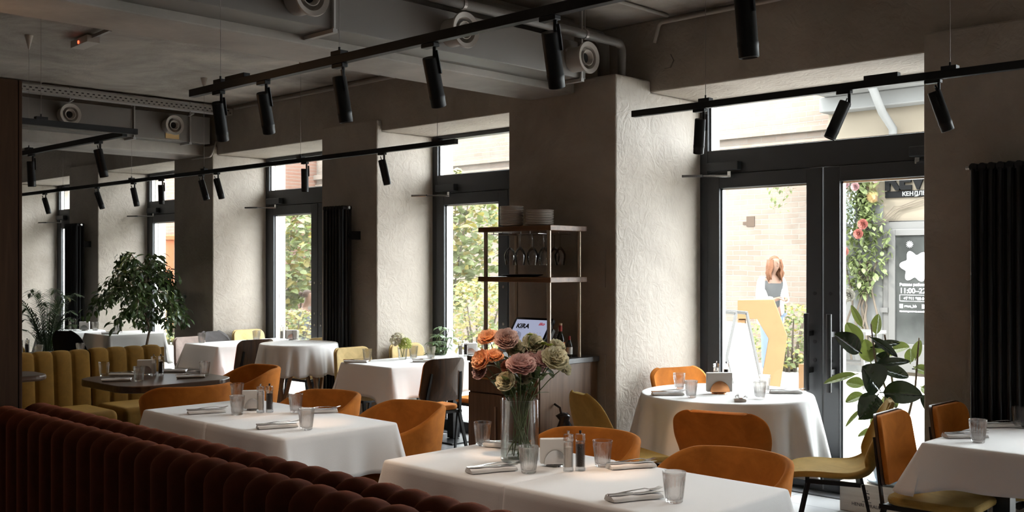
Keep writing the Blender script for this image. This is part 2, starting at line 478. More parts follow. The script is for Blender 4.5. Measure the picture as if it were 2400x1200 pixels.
def lettering(body, size, loc, rot, mat, parent, ext=.002, align='LEFT', bold=0, shear=0, name='lettering'):
    c = bpy.data.curves.new(name, 'FONT'); c.body = body; c.size = size; c.extrude = ext
    c.align_x = align; c.offset = bold; c.shear = shear; c.materials.append(mat)
    q = bpy.data.objects.new(name, c); C.objects.link(q); bpy.context.view_layer.update()
    me = bpy.data.meshes.new_from_object(q.evaluated_get(bpy.context.evaluated_depsgraph_get())); bpy.data.objects.remove(q)
    o = bpy.data.objects.new(name, me); C.objects.link(o); o.location = loc; o.rotation_euler = rot; o.parent = parent
    return o
def rrect(w, h, r, n=6, cx=0, cy=0):
    pts = []
    for (sx, sy, a0) in ((1, 1, 0), (-1, 1, 90), (-1, -1, 180), (1, -1, 270)):
        for i in range(n + 1):
            a = R(a0 + 90 * i / n)
            pts.append((cx + sx * (w / 2 - r) + r * math.cos(a), cy + sy * (h / 2 - r) + r * math.sin(a)))
    return pts
def smoothstep(a, b, x):
    t = max(0, min(1, (x - a) / (b - a))); return t * t * (3 - 2 * t)
M['silk_cream'] = leafmat('silk_cream', (.2, .19, .16), (.2, .19, .16), (.2, .19, .16), .7, .3)
M['bark_out'] = plain('sunlit_bark', (.055, .042, .03), .9)
M['niche'] = plain('broken_brick', (.035, .022, .014), 1)
M['lamp_warm'] = plain('warm_globe', (.9, .8, .7), .4, emis=(1, .62, .32), es=6)
# ---------------------------------------------------------------- room shell
CEIL = 3.38
OPEN = [(-16.62, -14.50), (-13.58, -11.50), (-10.60, -8.50), (-7.625, -5.56), (-4.512, -2.494), (-1.46, .56), (1.59, 3.61)]
for (a, b_) in OPEN: portal(a, b_, 0, 2.855)
struct(MB().box(-19, -3, -.1, 5.0, 6.72, 0).build('floor', M['floor']))
struct(MB().box(-19.2, -3.2, CEIL, 5.2, 7.0, CEIL + .5).build('ceiling', M['ceiling']))
w = MB()
xs = [-19.0] + [v for p in OPEN for v in p] + [5.0]
def pier(b, x0, x1, yf, ztop):
    # one solid profile drawn along X: raised front strip, then the wall under the lintel
    prof = [(yf, 0), (7.0, 0), (7.0, 2.855), (6.09, 2.855), (6.09, ztop), (yf, ztop)]
    m = Matrix(((0, 0, 1, 0), (1, 0, 0, 0), (0, 1, 0, 0), (0, 0, 0, 1)))
    b.prism(prof, x0, x1, m=m)
for i in range(0, len(xs), 2):
    x0, x1 = xs[i], xs[i + 1]
    if abs(x0 + 5.56) > .01: pier(w, x0, x1, 6.03, 2.96)
struct(w.build('wall_window_side', M['plaster'], bevel=.012))
struct(MB().box(-19, 6.0905, 2.8555, 5.0, 7.0, CEIL).build('wall_lintel', M['plaster'], bevel=.010))
p = MB()
pier(p, -5.56, -4.512, 5.68, 2.94)
struct(p.build('pillar', M['plaster'], bevel=.012))
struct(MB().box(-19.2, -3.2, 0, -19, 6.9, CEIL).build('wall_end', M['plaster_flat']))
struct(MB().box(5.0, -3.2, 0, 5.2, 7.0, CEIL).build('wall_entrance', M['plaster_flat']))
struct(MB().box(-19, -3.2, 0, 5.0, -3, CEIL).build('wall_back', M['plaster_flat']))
# beams with their stepped undersides
b1 = MB().box(-5.34, -3, 2.84, -4.89, 5.68, CEIL)
struct(b1.build('beam', M['beam'], bevel=.01))
b2 = MB().box(-11.39, -3, 2.85, -10.80, 6.03, CEIL)
struct(b2.build('beam', M['beam'], bevel=.01))

# air ducts with round nozzles
def nozzle(parent, x, y, z):
    # faces +X, dish with inner cone
    m = Matrix.Rotation(R(90), 4, 'Y')
    prof = [(.0, -.12), (.075, -.12), (.085, -.10), (.085, .02), (.107, .028), (.109, .036), (.106, .044), (.078, .036), (.072, .02), (.070, .0), (.052, -.015), (.0, -.02)]
    a = MB().lathe([(q, h) for q, h in prof], (0, 0, 0), 36, m=m)
    o = a.build('air_nozzle', M['nozzle'], parent, smooth=True, angle=35, loc=(x, y, z))
    ring = MB().lathe([(.032, -.014), (.036, .014), (.050, .034), (.054, .034), (.050, .022), (.048, -.014)], (0, 0, 0), 32, close=True, m=m)
    ring.build('inner_ring', M['nozzle'], o, smooth=True, angle=35)
    MB().lathe([(0, .004), (.033, .004), (.033, -.004), (0, -.004)], (0, 0, 0), 24, m=m).build('throat', M['dark'], o)
    return o
t = thing('air_duct', 'grey ventilation box with round nozzles along the beam above the broad pillar', 'air duct', (-4.76, 1.2, 2.89), group='ventilation boxes with nozzles')
MB().box(-.13, -4.2, 0, .125, 4.30, .25).build('duct_box', M['duct'], t, bevel=.004)
for y in (4.17, 3.03, 1.93): nozzle(t, .225, y, .115)
for y in (-.02, 2.16, 4.24):
    k = MB().bar((.135, y, -.02), (.135, y, .49), .022, .014)
    k.bar((.15, y, -.014), (-.13, y, -.014), .03, .022)
    k.build('hanger_bracket', M['tray_metal'], t)
t = thing('air_duct', 'grey ventilation box with two round nozzles on the beam behind the sofa', 'air duct', (-10.70, 2.0, 2.97), group='ventilation boxes with nozzles')
MB().box(-.10, -5, 0, .09, 4.0, .30).build('duct_box', M['duct'], t, bevel=.004)
for y in (2.37, 3.50): nozzle(t, .19, y, .155)
for y in (3.10, 3.75):
    k = MB().bar((.10, y, -.01), (.10, y, .34), .022, .014)
    k.bar((.11, y, -.012), (-.1, y, -.012), .03, .022)
    k.build('hanger_bracket', M['tray_metal'], t)
MB().box(.092, 3.46, .02, .098, 3.62, .08).build('kraft_sticker', M['yellow_tape'], t)

# perforated cable tray under the ceiling
t = thing('cable_tray', 'perforated grey cable tray under the ceiling in front of the far ventilation box', 'cable tray', (-10.26, 2, 3.27))
tr = MB()
tr.box(-.004, -4, 0, 0, 4.08, .07); tr.box(-.12, -4, 0, -.004, 4.08, .004); tr.box(-.124, -4, 0, -.12, 4.08, .07)
tr.build('channel', M['tray_metal'], t)
h = MB()
for i in range(78):
    y = -.3 + i * .056
    h.box(-.001, y, .04, .001, y + .024, .05)
    h.box(-.001, y + .028, .016, .001, y + .05, .024)
h.build('slot_pattern', M['dark'], t)
for y in (-1.0, .55, 2.3, 3.6):
    k = MB().bar((-.06, y, -.04), (-.06, y, .106), .008); k.bar((-.09, y, -.05), (.02, y, -.03), .015, .012)
    k.build('hanger_rod', M['tray_metal'], t)

# white pipes
def pipe(name, label, pts, r, grp=None, mat='duct', clips=()):
    t = thing(name, label, 'pipe', pts[0], group=grp)
    o = Vector(pts[0]); q = [Vector(a) - o for a in pts]
    # rounded bends
    out = [q[0]]
    for i in range(1, len(q) - 1):
        d0 = (q[i] - q[i - 1]).normalized(); d1 = (q[i + 1] - q[i]).normalized(); k = r * 2.2
        a = q[i] - d0 * k; b = q[i] + d1 * k
        for j in range(7):
            u = j / 6; out.append(a.lerp(q[i], u).lerp(q[i].lerp(b, u), u))
    out.append(q[-1])
    MB().tube(out, r, 14).build('pipe_run', M[mat], t, smooth=True)
    for c in clips:
        c = Vector(c) - o
        cb = MB().tube([c - Vector((0, .012, 0)), c + Vector((0, .012, 0))], r * 1.15, 14)
        cb.cyl(c, c + Vector((0, 0, CEIL - .002 - (c + o).z)), .004, 6)
        cb.build('pipe_clamp', M['wire'], t)
    return t
pipe('water_pipe', 'white pipe running above the ventilation box and turning down behind the pillar edge', [(-4.60, -2.9, 3.19), (-4.60, 5.86, 3.19), (-4.60, 5.86, 2.95)], .031, clips=[(-4.60, 4.3, 3.19), (-4.60, 5.45, 3.19), (-4.60, 2.8, 3.19)])
pipe('drain_pipe', 'thicker pipe beside the beam bending into the dark recess above the pillar', [(-4.80, 4.2, 3.27), (-4.80, 5.90, 3.27), (-4.80, 5.90, 2.96)], .045)
pipe('cable_conduit', 'thin conduit along the ceiling over the door wall', [(-4.45, 6.05, 3.20), (-4.40, 6.04, 3.335), (4.9, 6.05, 3.345)], .014, mat='nozzle')
pipe('cable_conduit', 'thin conduit crossing the ceiling towards the camera', [(-4.30, 6.00, 3.362), (-4.25, -2.8, 3.362)], .012, mat='nozzle')
pipe('cable_conduit', 'thin conduit under the ceiling above the middle windows', [(-10.2, 6.07, 3.335), (-5.36, 6.07, 3.335)], .013, mat='nozzle')
pipe('cable_conduit', 'thin conduit bent down the pier at the end of the far beam', [(-10.58, 6.06, 3.0), (-10.58, 6.01, 2.86), (-10.58, 5.99, 2.825), (-11.0, 5.99, 2.825)], .010, mat='nozzle')

# window doors: every opening has an anthracite frame, a transom pane and two leaves
def handle_bar(parent, x, y, z0, z1):
    h = MB().cyl((x, y - .075, z0), (x, y - .075, z1), .019, 16)
    for z in (z0 + .14, z1 - .14): h.bar((x, y - .075, z), (x + (.06 if x < 0 else -.06) * 0, y, z), .03, .035)
    h.build('pull_handle', M['black'], parent, angle=35)
def opening(k, x0, x1, pulls=False):
    d = bpy.data.objects.new('door_%d' % k, None); C.objects.link(d); d.location = (x0, 6.72, 0); struct(d)
    W = x1 - x0
    f = MB()
    f.box(0, 0, 0, .07, .09, 2.855); f.box(W - .07, 0, 0, W, .09, 2.855)
    f.box(.07, 0, 2.815, W - .07, .09, 2.855); f.box(.07, 0, 2.29, W - .07, .09, 2.47)
    f.box(.07, .0, 0, W - .07, .09, .02)
    f.build('door_frame', M['anthracite'], d, bevel=.004)
    MB().box(.07, .04, 2.47, W - .07, .055, 2.815).build('transom_pane', M['pane'], d)
    sp = MB()
    for (a, b) in ((.085, W - .085),): sp.box(a - .012, .03, 2.475, a, .07, 2.81); sp.box(.08, .03, 2.47, W - .08, .07, 2.478)
    sp.build('spacer_bar', M['steel'], d)
    c = W / 2 + .02
    for s, (a, b) in enumerate(((.075, c - .005), (c + .005, W - .075))):
        l = MB(); y0, y1 = -.012, .07
        ga, gb = (.18 if s == 0 else c + .125), (c - .125 if s == 0 else W - .18)
        l.box(a, y0, .025, ga, y1, 2.285); l.box(gb, y0, .025, b, y1, 2.285)
        l.box(ga, y0, 2.18, gb, y1, 2.285); l.box(ga, y0, .025, gb, y1, .11)
        lo = l.build('door_leaf', M['anthracite'], d, bevel=.004)
        MB().box(ga, .03, .11, gb, .045, 2.18).build('glass_pane', M['pane'], lo)
        q = MB().box(ga, .018, .11, ga + .012, .058, 2.18).box(ga, .018, 2.168, gb, .058, 2.18).box(gb - .006, .018, .11, gb, .058, 2.18)
        q.build('spacer_bar', M['steel'], lo)
        if pulls: handle_bar(lo, (c - .085 if s == 0 else c + .085), y0, .72, 1.26)
        # lock plate
        lk = MB()
        for z in (.93, 1.06, 1.4): lk.cyl(((c - .06 if s == 0 else c + .06), -.016, z), ((c - .06 if s == 0 else c + .06), -.011, z), .014, 12)
        lk.build('lock_rose', M['black' if pulls else 'steel'], lo)
    for s in (0, 1):
        x = .10 if s == 0 else W - .36
        cl = MB().box(x, -.06, 2.31, x + .27, .0, 2.375)
        co = cl.build('door_closer', M['anthracite'], d, bevel=.006)
        xa = x + .2 if s == 0 else x + .06
        xb = x - .06 if s == 0 else x + .33
        a = MB().bar((xa, -.05, 2.30), (xa, -.05, 2.26), .03).bar((xa, -.05, 2.262), ((xa + xb) / 2, -.22, 2.262), .03, .014).bar(((xa + xb) / 2, -.22, 2.262), (xb, -.30, 2.262), .034, .02)
        a.build('closer_arm', M['chrome'], co, bevel=.002)
    MB().box(-.0, -.12, 0, W, .0, .008).build('threshold', M['stone'], d)
    return d
for i, (a, b_) in enumerate(OPEN): opening(i + 1, a, b_, pulls=(i == 4))

# radiators
def radiator(x0, x1, label):
    t = thing('column_radiator', label, 'radiator', (x0, 5.90, 0), group='tall black column radiators')
    W = x1 - x0; n = max(3, int(round(W / .046)))
    b = MB()
    for i in range(n):
        x = W * (i + .5) / n
        for y in (-.045, .0, .045): b.cyl((x, y, .33), (x, y, 2.13), .0125, 10)
        for z in (.31, 2.14): b.tube([(x, -.05, z), (x, .05, z)], .022, 10)
    b.build('columns', M['black'], t, smooth=True, angle=40)
    v = MB().cyl((0, 0, .31), (W, 0, .31), .018, 12).cyl((0, 0, 2.14), (W, 0, 2.14), .018, 12)
    v.build('header_pipe', M['black'], t, smooth=True, angle=40)
    q = MB().cyl((W, 0, 2.14), (W + .03, 0, 2.14), .014, 12).cyl((-.03, 0, 2.14), (0, 0, 2.14), .012, 12)
    q.build('end_plug', M['steel'], t)
    k = MB()
    for z in (1.86, .6): k.box(W / 2 - .02, .03, z, W / 2 + .02, .129, z + .03); k.box(W - .01, .03, z - .02, W + .03, .129, z + .06)
    k.build('wall_bracket', M['black'], t)
    vt = MB().cyl((W + .0, 0, .31), (W + .05, 0, .31), .016, 12).cyl((W + .05, 0, .31), (W + .05, 0, .004), .010, 10)
    vt.build('valve', M['black'], t)
radiator(-8.23, -7.90, 'tall black column radiator on the pier behind the round white serving table')
radiator(-14.22, -13.82, 'tall black column radiator on the pier farthest down the window wall')
radiator(-2.17, -1.55, 'tall wide black column radiator beside the table next to the glazed door')

# small access hatches on the dark face of the pillar
for z, h, lab in ((1.44, .26, 'flush plaster hatch cover on the dark pillar beside the wine glasses'), (.55, .42, 'flush plaster hatch cover on the pillar beside the cabinet counter')):
    tag(MB().box(-4.78, 5.670, z, -4.60, 5.679, z + h).build('hatch_cover', M['plaster'], bevel=.001), lab, 'hatch cover', 'plaster hatch covers')
tag(MB().tube([(-4.36, 6.075, 3.06), (-4.36, 6.089, 3.06)], .055, 6).build('junction_box', M['plaster']), 'small round box in the plaster above the door beside the pipe', 'junction box')

# emergency light on the ceiling, cone canopies come with the rails
t = thing('emergency_light', 'small white ceiling unit with a red indicator glowing', 'emergency light', (-8.0, 3.45, 3.33))
m = Matrix.Rotation(R(-3), 4, 'Z')
MB().box(-.17, -.05, -.02, .17, .05, .035, m=m).build('housing', M['nozzle'], t, bevel=.004)
MB().lathe([(0, -.012), (.012, -.008), (.012, 0)], (0, 0, 0), 12, m=Matrix.Translation((.0, -.055, .0)) @ Matrix.Rotation(R(90), 4, 'X')).build('indicator_light', M['red_led'], t)
MB().box(.17, -.012, .01, .5, .012, .035, m=m).build('cable_cover', M['wire'], t)

# wooden post at the end of the rust bench
t = thing('wooden_post', 'dark wooden post standing at the end of the rust velvet benches', 'post', (-5.27, 1.87, 0))
MB().box(-.05, -.10, 0, .05, .055, 2.50).build('shaft', M['postwood'], t, bevel=.004)
MB().box(-.06, .056, 0, .052, .072, 2.50).build('edge_trim', M['postwood'], t, bevel=.002)
# ---------------------------------------------------------------- track lighting
FW = Vector((-.697, .717, 0)); RT = Vector((.717, .697, 0))
def rail(label, p0, p1, cables, feeds=()):
    p0, p1 = Vector(p0), Vector(p1)
    t = thing('track_rail', label, 'lighting track', p0, group='suspended black lighting tracks')
    d = p1 - p0; u = d.normalized()
    MB().bar((0, 0, -.0185), tuple(d + Vector((0, 0, -.0185))), .035, .037).build('profile', M['black'], t, bevel=.002)
    for s, top in cables:
        q = u * s
        k = MB().cyl(q + Vector((0, 0, .01)), q + Vector((0, 0, top - p0.z)), .0016, 6)
        k.build('suspension_cable', M['wire'], t)
        c = MB().lathe([(.004, -.11), (.032, 0), (0, 0)], q + Vector((0, 0, top - p0.z)), 20)
        c.build('cone_canopy', M['nozzle'], t, smooth=True, angle=50)
        g = MB().bar(q - u * .035 + Vector((0, 0, .008)), q + u * .035 + Vector((0, 0, .008)), .04, .018).cyl(q + Vector((0, 0, .012)), q + Vector((0, 0, .035)), .005, 8)
        g.build('cable_clip', M['black'], t)
    for s in feeds:
        g = MB().bar(u * s + Vector((0, 0, .010)), u * (s + .17) + Vector((0, 0, .010)), .036, .022)
        g.build('feed_connector', M['black'], t, bevel=.002)
    return t
CZ = CEIL - .003
rail('long black track hanging above the rust bench and linen tables', (-4.83, 2.63, 2.49), (1.2, 2.63, 2.49), [(.28, CZ), (1.25, CZ), (3.5, CZ)], [.35])
rail('black track hanging in front of the window wall from the sofa to the serving shelf', (-13.9, 5.0, 2.50), (-5.415, 5.0, 2.50), [(1.7, CZ), (3.45, CZ), (4.95, CZ), (6.55, CZ), (8.28, CZ)])
rail('black track hanging in front of the double glass door', (-3.70, 4.82, 2.50), (1.6, 4.82, 2.50), [(.50, CZ), (1.83, CZ)], [1.42])
rail('short black track crossing above the olive sofa table', (-6.55, 1.0, 2.50), (-6.55, 3.17, 2.50), [(1.55, CZ)])
rail('black track running from the crossing track towards the far wall', (-9.9, 3.12, 2.49), (-6.62, 3.12, 2.49), [(1.65, CZ)])

def make_spot():
    t = thing('track_spotlight', 'x', 'spotlight')
    MB().box(-.055, -.016, -.054, .020, .016, -.037).build('track_adapter', M['black'], t, bevel=.003)
    MB().cyl((.008, 0, -.12), (.008, 0, -.045), .0075, 10).build('stem', M['black'], t)
    b = MB().lathe([(0, .005), (.028, .005), (.030, 0), (.030, -.14), (.031, -.142), (.031, -.155), (.030, -.157), (.0295, -.188), (.026, -.190), (.024, -.17), (0, -.168)], (0, 0, 0), 28)
    bo = b.build('lamp_body', M['black'], t, smooth=True, angle=40)
    MB().bar((.033, 0, -.06), (.033, 0, .03), .012, .006).build('pivot_arm', M['black'], bo)
    MB().lathe([(0, -.1665), (.024, -.1665), (.0245, -.1695), (0, -.1695)], (0, 0, 0), 20).build('lens', M['dark'], bo)
    return t
SP = make_spot()
spot_used = [False]
def spot(x, y, z, right=0., fwd=.0, label='', power=0, glow=False, cone=16, table_fill=0):
    if spot_used[0]: t = copy_tree(SP)
    else: t = SP; spot_used[0] = True
    t.location = (x, y, z); t['label'] = label; t['group'] = 'cylinder spotlights on the tracks'
    d = (Vector((0, 0, -1)) + RT * right + FW * fwd).normalized()
    for c in kids(t):
        if c.name.startswith('lamp_body'):
            q = (-d).to_track_quat('Z', 'Y')
            c.rotation_mode = 'QUATERNION'; c.rotation_quaternion = q
            c.location = Vector((.0, 0, -.098)) - RT * .012
            if glow:
                for g in kids(c):
                    if g.name.startswith('lens'):
                        g.data = g.data.copy(); g.data.materials.clear(); g.data.materials.append(M['lamp_glow'])
            if power:
                l = bpy.data.lights.new('spot_beam', 'SPOT'); l.energy = power; l.color = (1, .62, .36)
                l.spot_size = R(cone); l.spot_blend = .9; l.shadow_soft_size = .02
                lo = bpy.data.objects.new('spot_beam', l); C.objects.link(lo); lo.parent = c; lo.location = (0, 0, -.20)
            if table_fill:  # added wide fill light that brightens the table tops
                l = bpy.data.lights.new('added_fill', 'SPOT'); l.energy = table_fill; l.color = (1, .84, .70)
                l.spot_size = R(95); l.spot_blend = 1.0; l.shadow_soft_size = .03
                lo = bpy.data.objects.new('added_fill', l); C.objects.link(lo); lo.parent = c; lo.location = (0, 0, -.20)
    return t
L1 = [(-4.55, .02, .45, 'closest to its cut end', 26), (-4.15, .07, .45, 'second from its cut end', 26),
      (-3.56, .14, .10, 'tilted over the gap between tables', 0), (-2.98, .17, .40, 'tilted over the flower vase table', 22), (-2.36, .16, .42, 'over the outer end of the flower vase table', 26),
      (-1.60, .09, .05, 'cut off by the top edge of the picture', 0)]
for x, r_, f_, lab, pw in L1:
    spot(x, 2.63, 2.49, r_, f_, 'black cylinder spotlight on the bench track, ' + lab, pw, True, table_fill=9)
L2 = [(-6.24, .23, .0, 'black spotlight before the pale window reveal beside the serving shelf', 0), (-7.27, 0, .1, 'black cylinder spotlight against the transom pane behind the serving table', 0),
      (-8.70, .28, 0, 'black spotlight, inner one of the tilted pair before the brown pier', 0), (-8.98, .28, 0, 'black cylinder spotlight, lower of the tilted pair before the brown pier', 0),
      (-9.78, 0, .1, 'black cylinder spotlight against the small transom pane above the fig tree', 0), (-10.39, .22, 0, 'black spotlight with a glowing rim before the reveal above the fig tree', 12),
      (-11.26, .35, 0, 'black tilted spotlight beside the pier above the farthest linen tables', 0), (-12.71, .3, 0, 'black tilted spotlight at the far end of the window track', 0)]
for x, r_, f_, lab, pw in L2: spot(x, 5.0, 2.50, r_, f_, lab, pw, pw > 0)
spot(-3.22, 4.82, 2.50, 0, .3, 'black spotlight hanging straight at the edge of the door transom', 16, True)
spot(-2.37, 4.82, 2.50, -.42, .1, 'black spotlight tilted backwards across the bright door transom', 14, True)
spot(-1.93, 4.82, 2.50, .36, 0, 'black spotlight tilted outward before the pier beside the door')
spot(-7.00, 3.12, 2.49, .2, .1, 'black spotlight on the crossing track above the dark oak table', 14, True)
spot(-8.18, 3.12, 2.49, 0, .1, 'black spotlight beside the wooden post above the sofa', 0)

# globe lamp hanging over the bench end, past the picture's edge
t = thing('pendant_lamp', 'small warm globe pendant lamp hanging over the end of the rust benches', 'pendant lamp', (-5.62, 1.42, 2.55))
MB().lathe([(0, -.07), (.04, -.058), (.067, -.02), (.067, .02), (.04, .058), (0, .07)], n=28).build('globe', M['lamp_warm'], t, smooth=True)
MB().cyl((0, 0, .07), (0, 0, .825), .003, 8).cyl((0, 0, .06), (0, 0, .10), .02, 16).build('cord', M['black'], t)
l = bpy.data.lights.new('globe_light', 'POINT'); l.energy = 7; l.color = (1, .55, .26); l.shadow_soft_size = .07
lo = bpy.data.objects.new('globe_light', l); C.objects.link(lo); lo.parent = t; lo.location = (0, 0, -.12)

# ---------------------------------------------------------------- tufted rust benches
def channel_bench(name, label, x0, x1, yc, face, w=.125, zt=.955):
    # a run of padded channels; face -1: padded side towards the camera, +1 towards the tables
    t = thing(name, label, 'bench', (x0, yc, 0), group='back to back rust velvet benches')
    n = int(round((x1 - x0) / w)); w = (x1 - x0) / n
    prof = []                       # (offset from centre line, z, outward normal)
    for z in (.50, .62, .74, .84, .90): prof.append((-.062, z, (-1, 0)))
    for k in range(1, 10):
        a = PI * k / 10; prof.append((-.062 * math.cos(a), .90 + .048 * math.sin(a), (-math.cos(a), math.sin(a))))
    for z in (.90, .80, .66, .50): prof.append((.062, z, (1, 0)))
    if face < 0: prof = [(-.070, .06, (-1, 0)), (-.066, .3, (-1, 0))] + prof
    per = 9
    def fn(u, v):
        i = u * n * (per - 1); k = min(len(prof) - 1, int(round(v * (len(prof) - 1))))
        o, z, nn = prof[k]; fr = (i / (per - 1)) % 1.0
        bul = .030 * (math.sin(PI * fr) ** .55) - .008
        return (i / (per - 1) * w, (o + nn[0] * bul) * (1 if face < 0 else 1), z + (zt - .955) + nn[1] * bul * .9)
    b = MB().grid(fn, n * (per - 1) + 1, len(prof))
    b.build('channel_back', M['rust'], t, smooth=True)
    MB().box(0, -.045, .0, (x1 - x0), .045, zt - .06).build('back_frame', M['rust'], t)
    if face > 0:
        s = MB().prism([(0, .075), (x1 - x0, .075), (x1 - x0, .62), (0, .62)], .33, .46)
        s.build('seat', M['rust'], t, bevel=.03, segs=4, smooth=True, angle=80)
        MB().box(.03, .10, 0, x1 - x0 - .03, .58, .33).build('plinth', M['black'], t)
    return t
channel_bench('bench', 'rust velvet bench back whose padded channels face the camera', -5.15, 1.6, 1.82, -1, zt=.925)
channel_bench('bench', 'rust velvet bench serving the linen tables, its ridge behind the first bench back', -5.15, 1.6, 1.975, 1, zt=.925)

# ---------------------------------------------------------------- olive channel sofa
def sofa(label, path, w, zt=.90, seat=True, seat_pts=None, loc=(0, 0, 0)):
    t = thing('sofa', label, 'sofa', loc, group='olive velvet sofa modules')
    P = [Vector(p) - Vector(loc) for p in path]
    seg = [(P[i + 1] - P[i]).length for i in range(len(P) - 1)]; L = sum(seg)
    def at(s):
        s = max(0, min(L, s))
        for i, q in enumerate(seg):
            if s <= q or i == len(seg) - 1:
                u = s / q; p = P[i].lerp(P[i + 1], u); d = (P[i + 1] - P[i]).normalized(); return p, d
            s -= q
    n = max(1, int(round(L / w))); per = 11
    prof = [(-.075, .06, (-1, 0)), (-.07, .4, (-1, 0)), (-.065, .7, (-1, 0)), (-.06, zt - .06, (-1, 0))]
    for k in range(1, 9):
        a = PI * k / 9; prof.append((-.06 * math.cos(a), zt - .06 + .045 * math.sin(a), (-math.cos(a) * .8, math.sin(a))))
    prof += [(.065, zt - .1, (1, 0)), (.075, .7, (1, 0)), (.085, .55, (1, 0)), (.095, .40, (1, 0))]
    def fn(u, v):
        i = u * n; p, d = at(i / n * L); nn = Vector((-d.y, d.x, 0))
        o, z, q = prof[int(round(v * (len(prof) - 1)))]
        fr = i % 1.0; fr = 0 if abs(fr) < 1e-6 else fr
        bul = .027 * (max(0, math.sin(PI * fr)) ** .38) - .008
        r = p + nn * -(o + q[0] * bul); r.z = z + q[1] * bul * .6
        return r
    MB().grid(fn, n * (per - 1) + 1, len(prof)).build('channel_back', M['olive'], t, smooth=True)
    for s_ in (0.0, L):
        e = MB(); p, d = at(s_); nn = Vector((-d.y, d.x, 0)); e.bar(p + d * (.0101 if s_ == 0 else -.0101) + Vector((0, 0, .05)), p + d * (.0101 if s_ == 0 else -.0101) + Vector((0, 0, zt - .03)), .13, .02, up=nn)
        e.build('end_panel', M['olive'], t, bevel=.008)
    if seat_pts:
        q = MB().prism([(a - loc[0], b - loc[1]) for a, b in seat_pts], .28, .455)
        q.build('seat_cushion', M['olive'], t, bevel=.055, segs=6, smooth=True, angle=80)
        c = sum((Vector((a - loc[0], b - loc[1], 0)) for a, b in seat_pts), Vector()) / len(seat_pts)
        MB().prism([(c.x + (a - loc[0] - c.x) * .9, c.y + (b - loc[1] - c.y) * .9) for a, b in seat_pts], 0, .28).build('plinth', M['black'], t)
    return t
arc = []
for k in range(11):
    a = R(270 - 90 * k / 10); arc.append((-7.95 + .65 * math.cos(a), 3.05 + .65 * math.sin(a), 0))
sofa('curved olive velvet channel sofa module wrapping around the corner by the wooden post', [(-7.55, 2.40, 0)] + arc + [(-8.60, 3.725, 0)], .145, .90, seat_pts=[(-7.5, 2.52), (-8.0, 2.54), (-8.36, 2.78), (-8.475, 3.1), (-8.475, 3.69), (-7.92, 3.69), (-7.85, 3.2), (-7.5, 3.1)], loc=(-8.6, 3.2, 0))
sofa('straight olive velvet channel sofa module ending in front of the fig tree pot', [(-8.60, 3.732, 0), (-8.60, 4.36, 0)], .15, .905, seat_pts=[(-8.475, 3.73), (-8.475, 4.36), (-7.93, 4.36), (-7.93, 3.73)], loc=(-8.6, 4.0, 0))

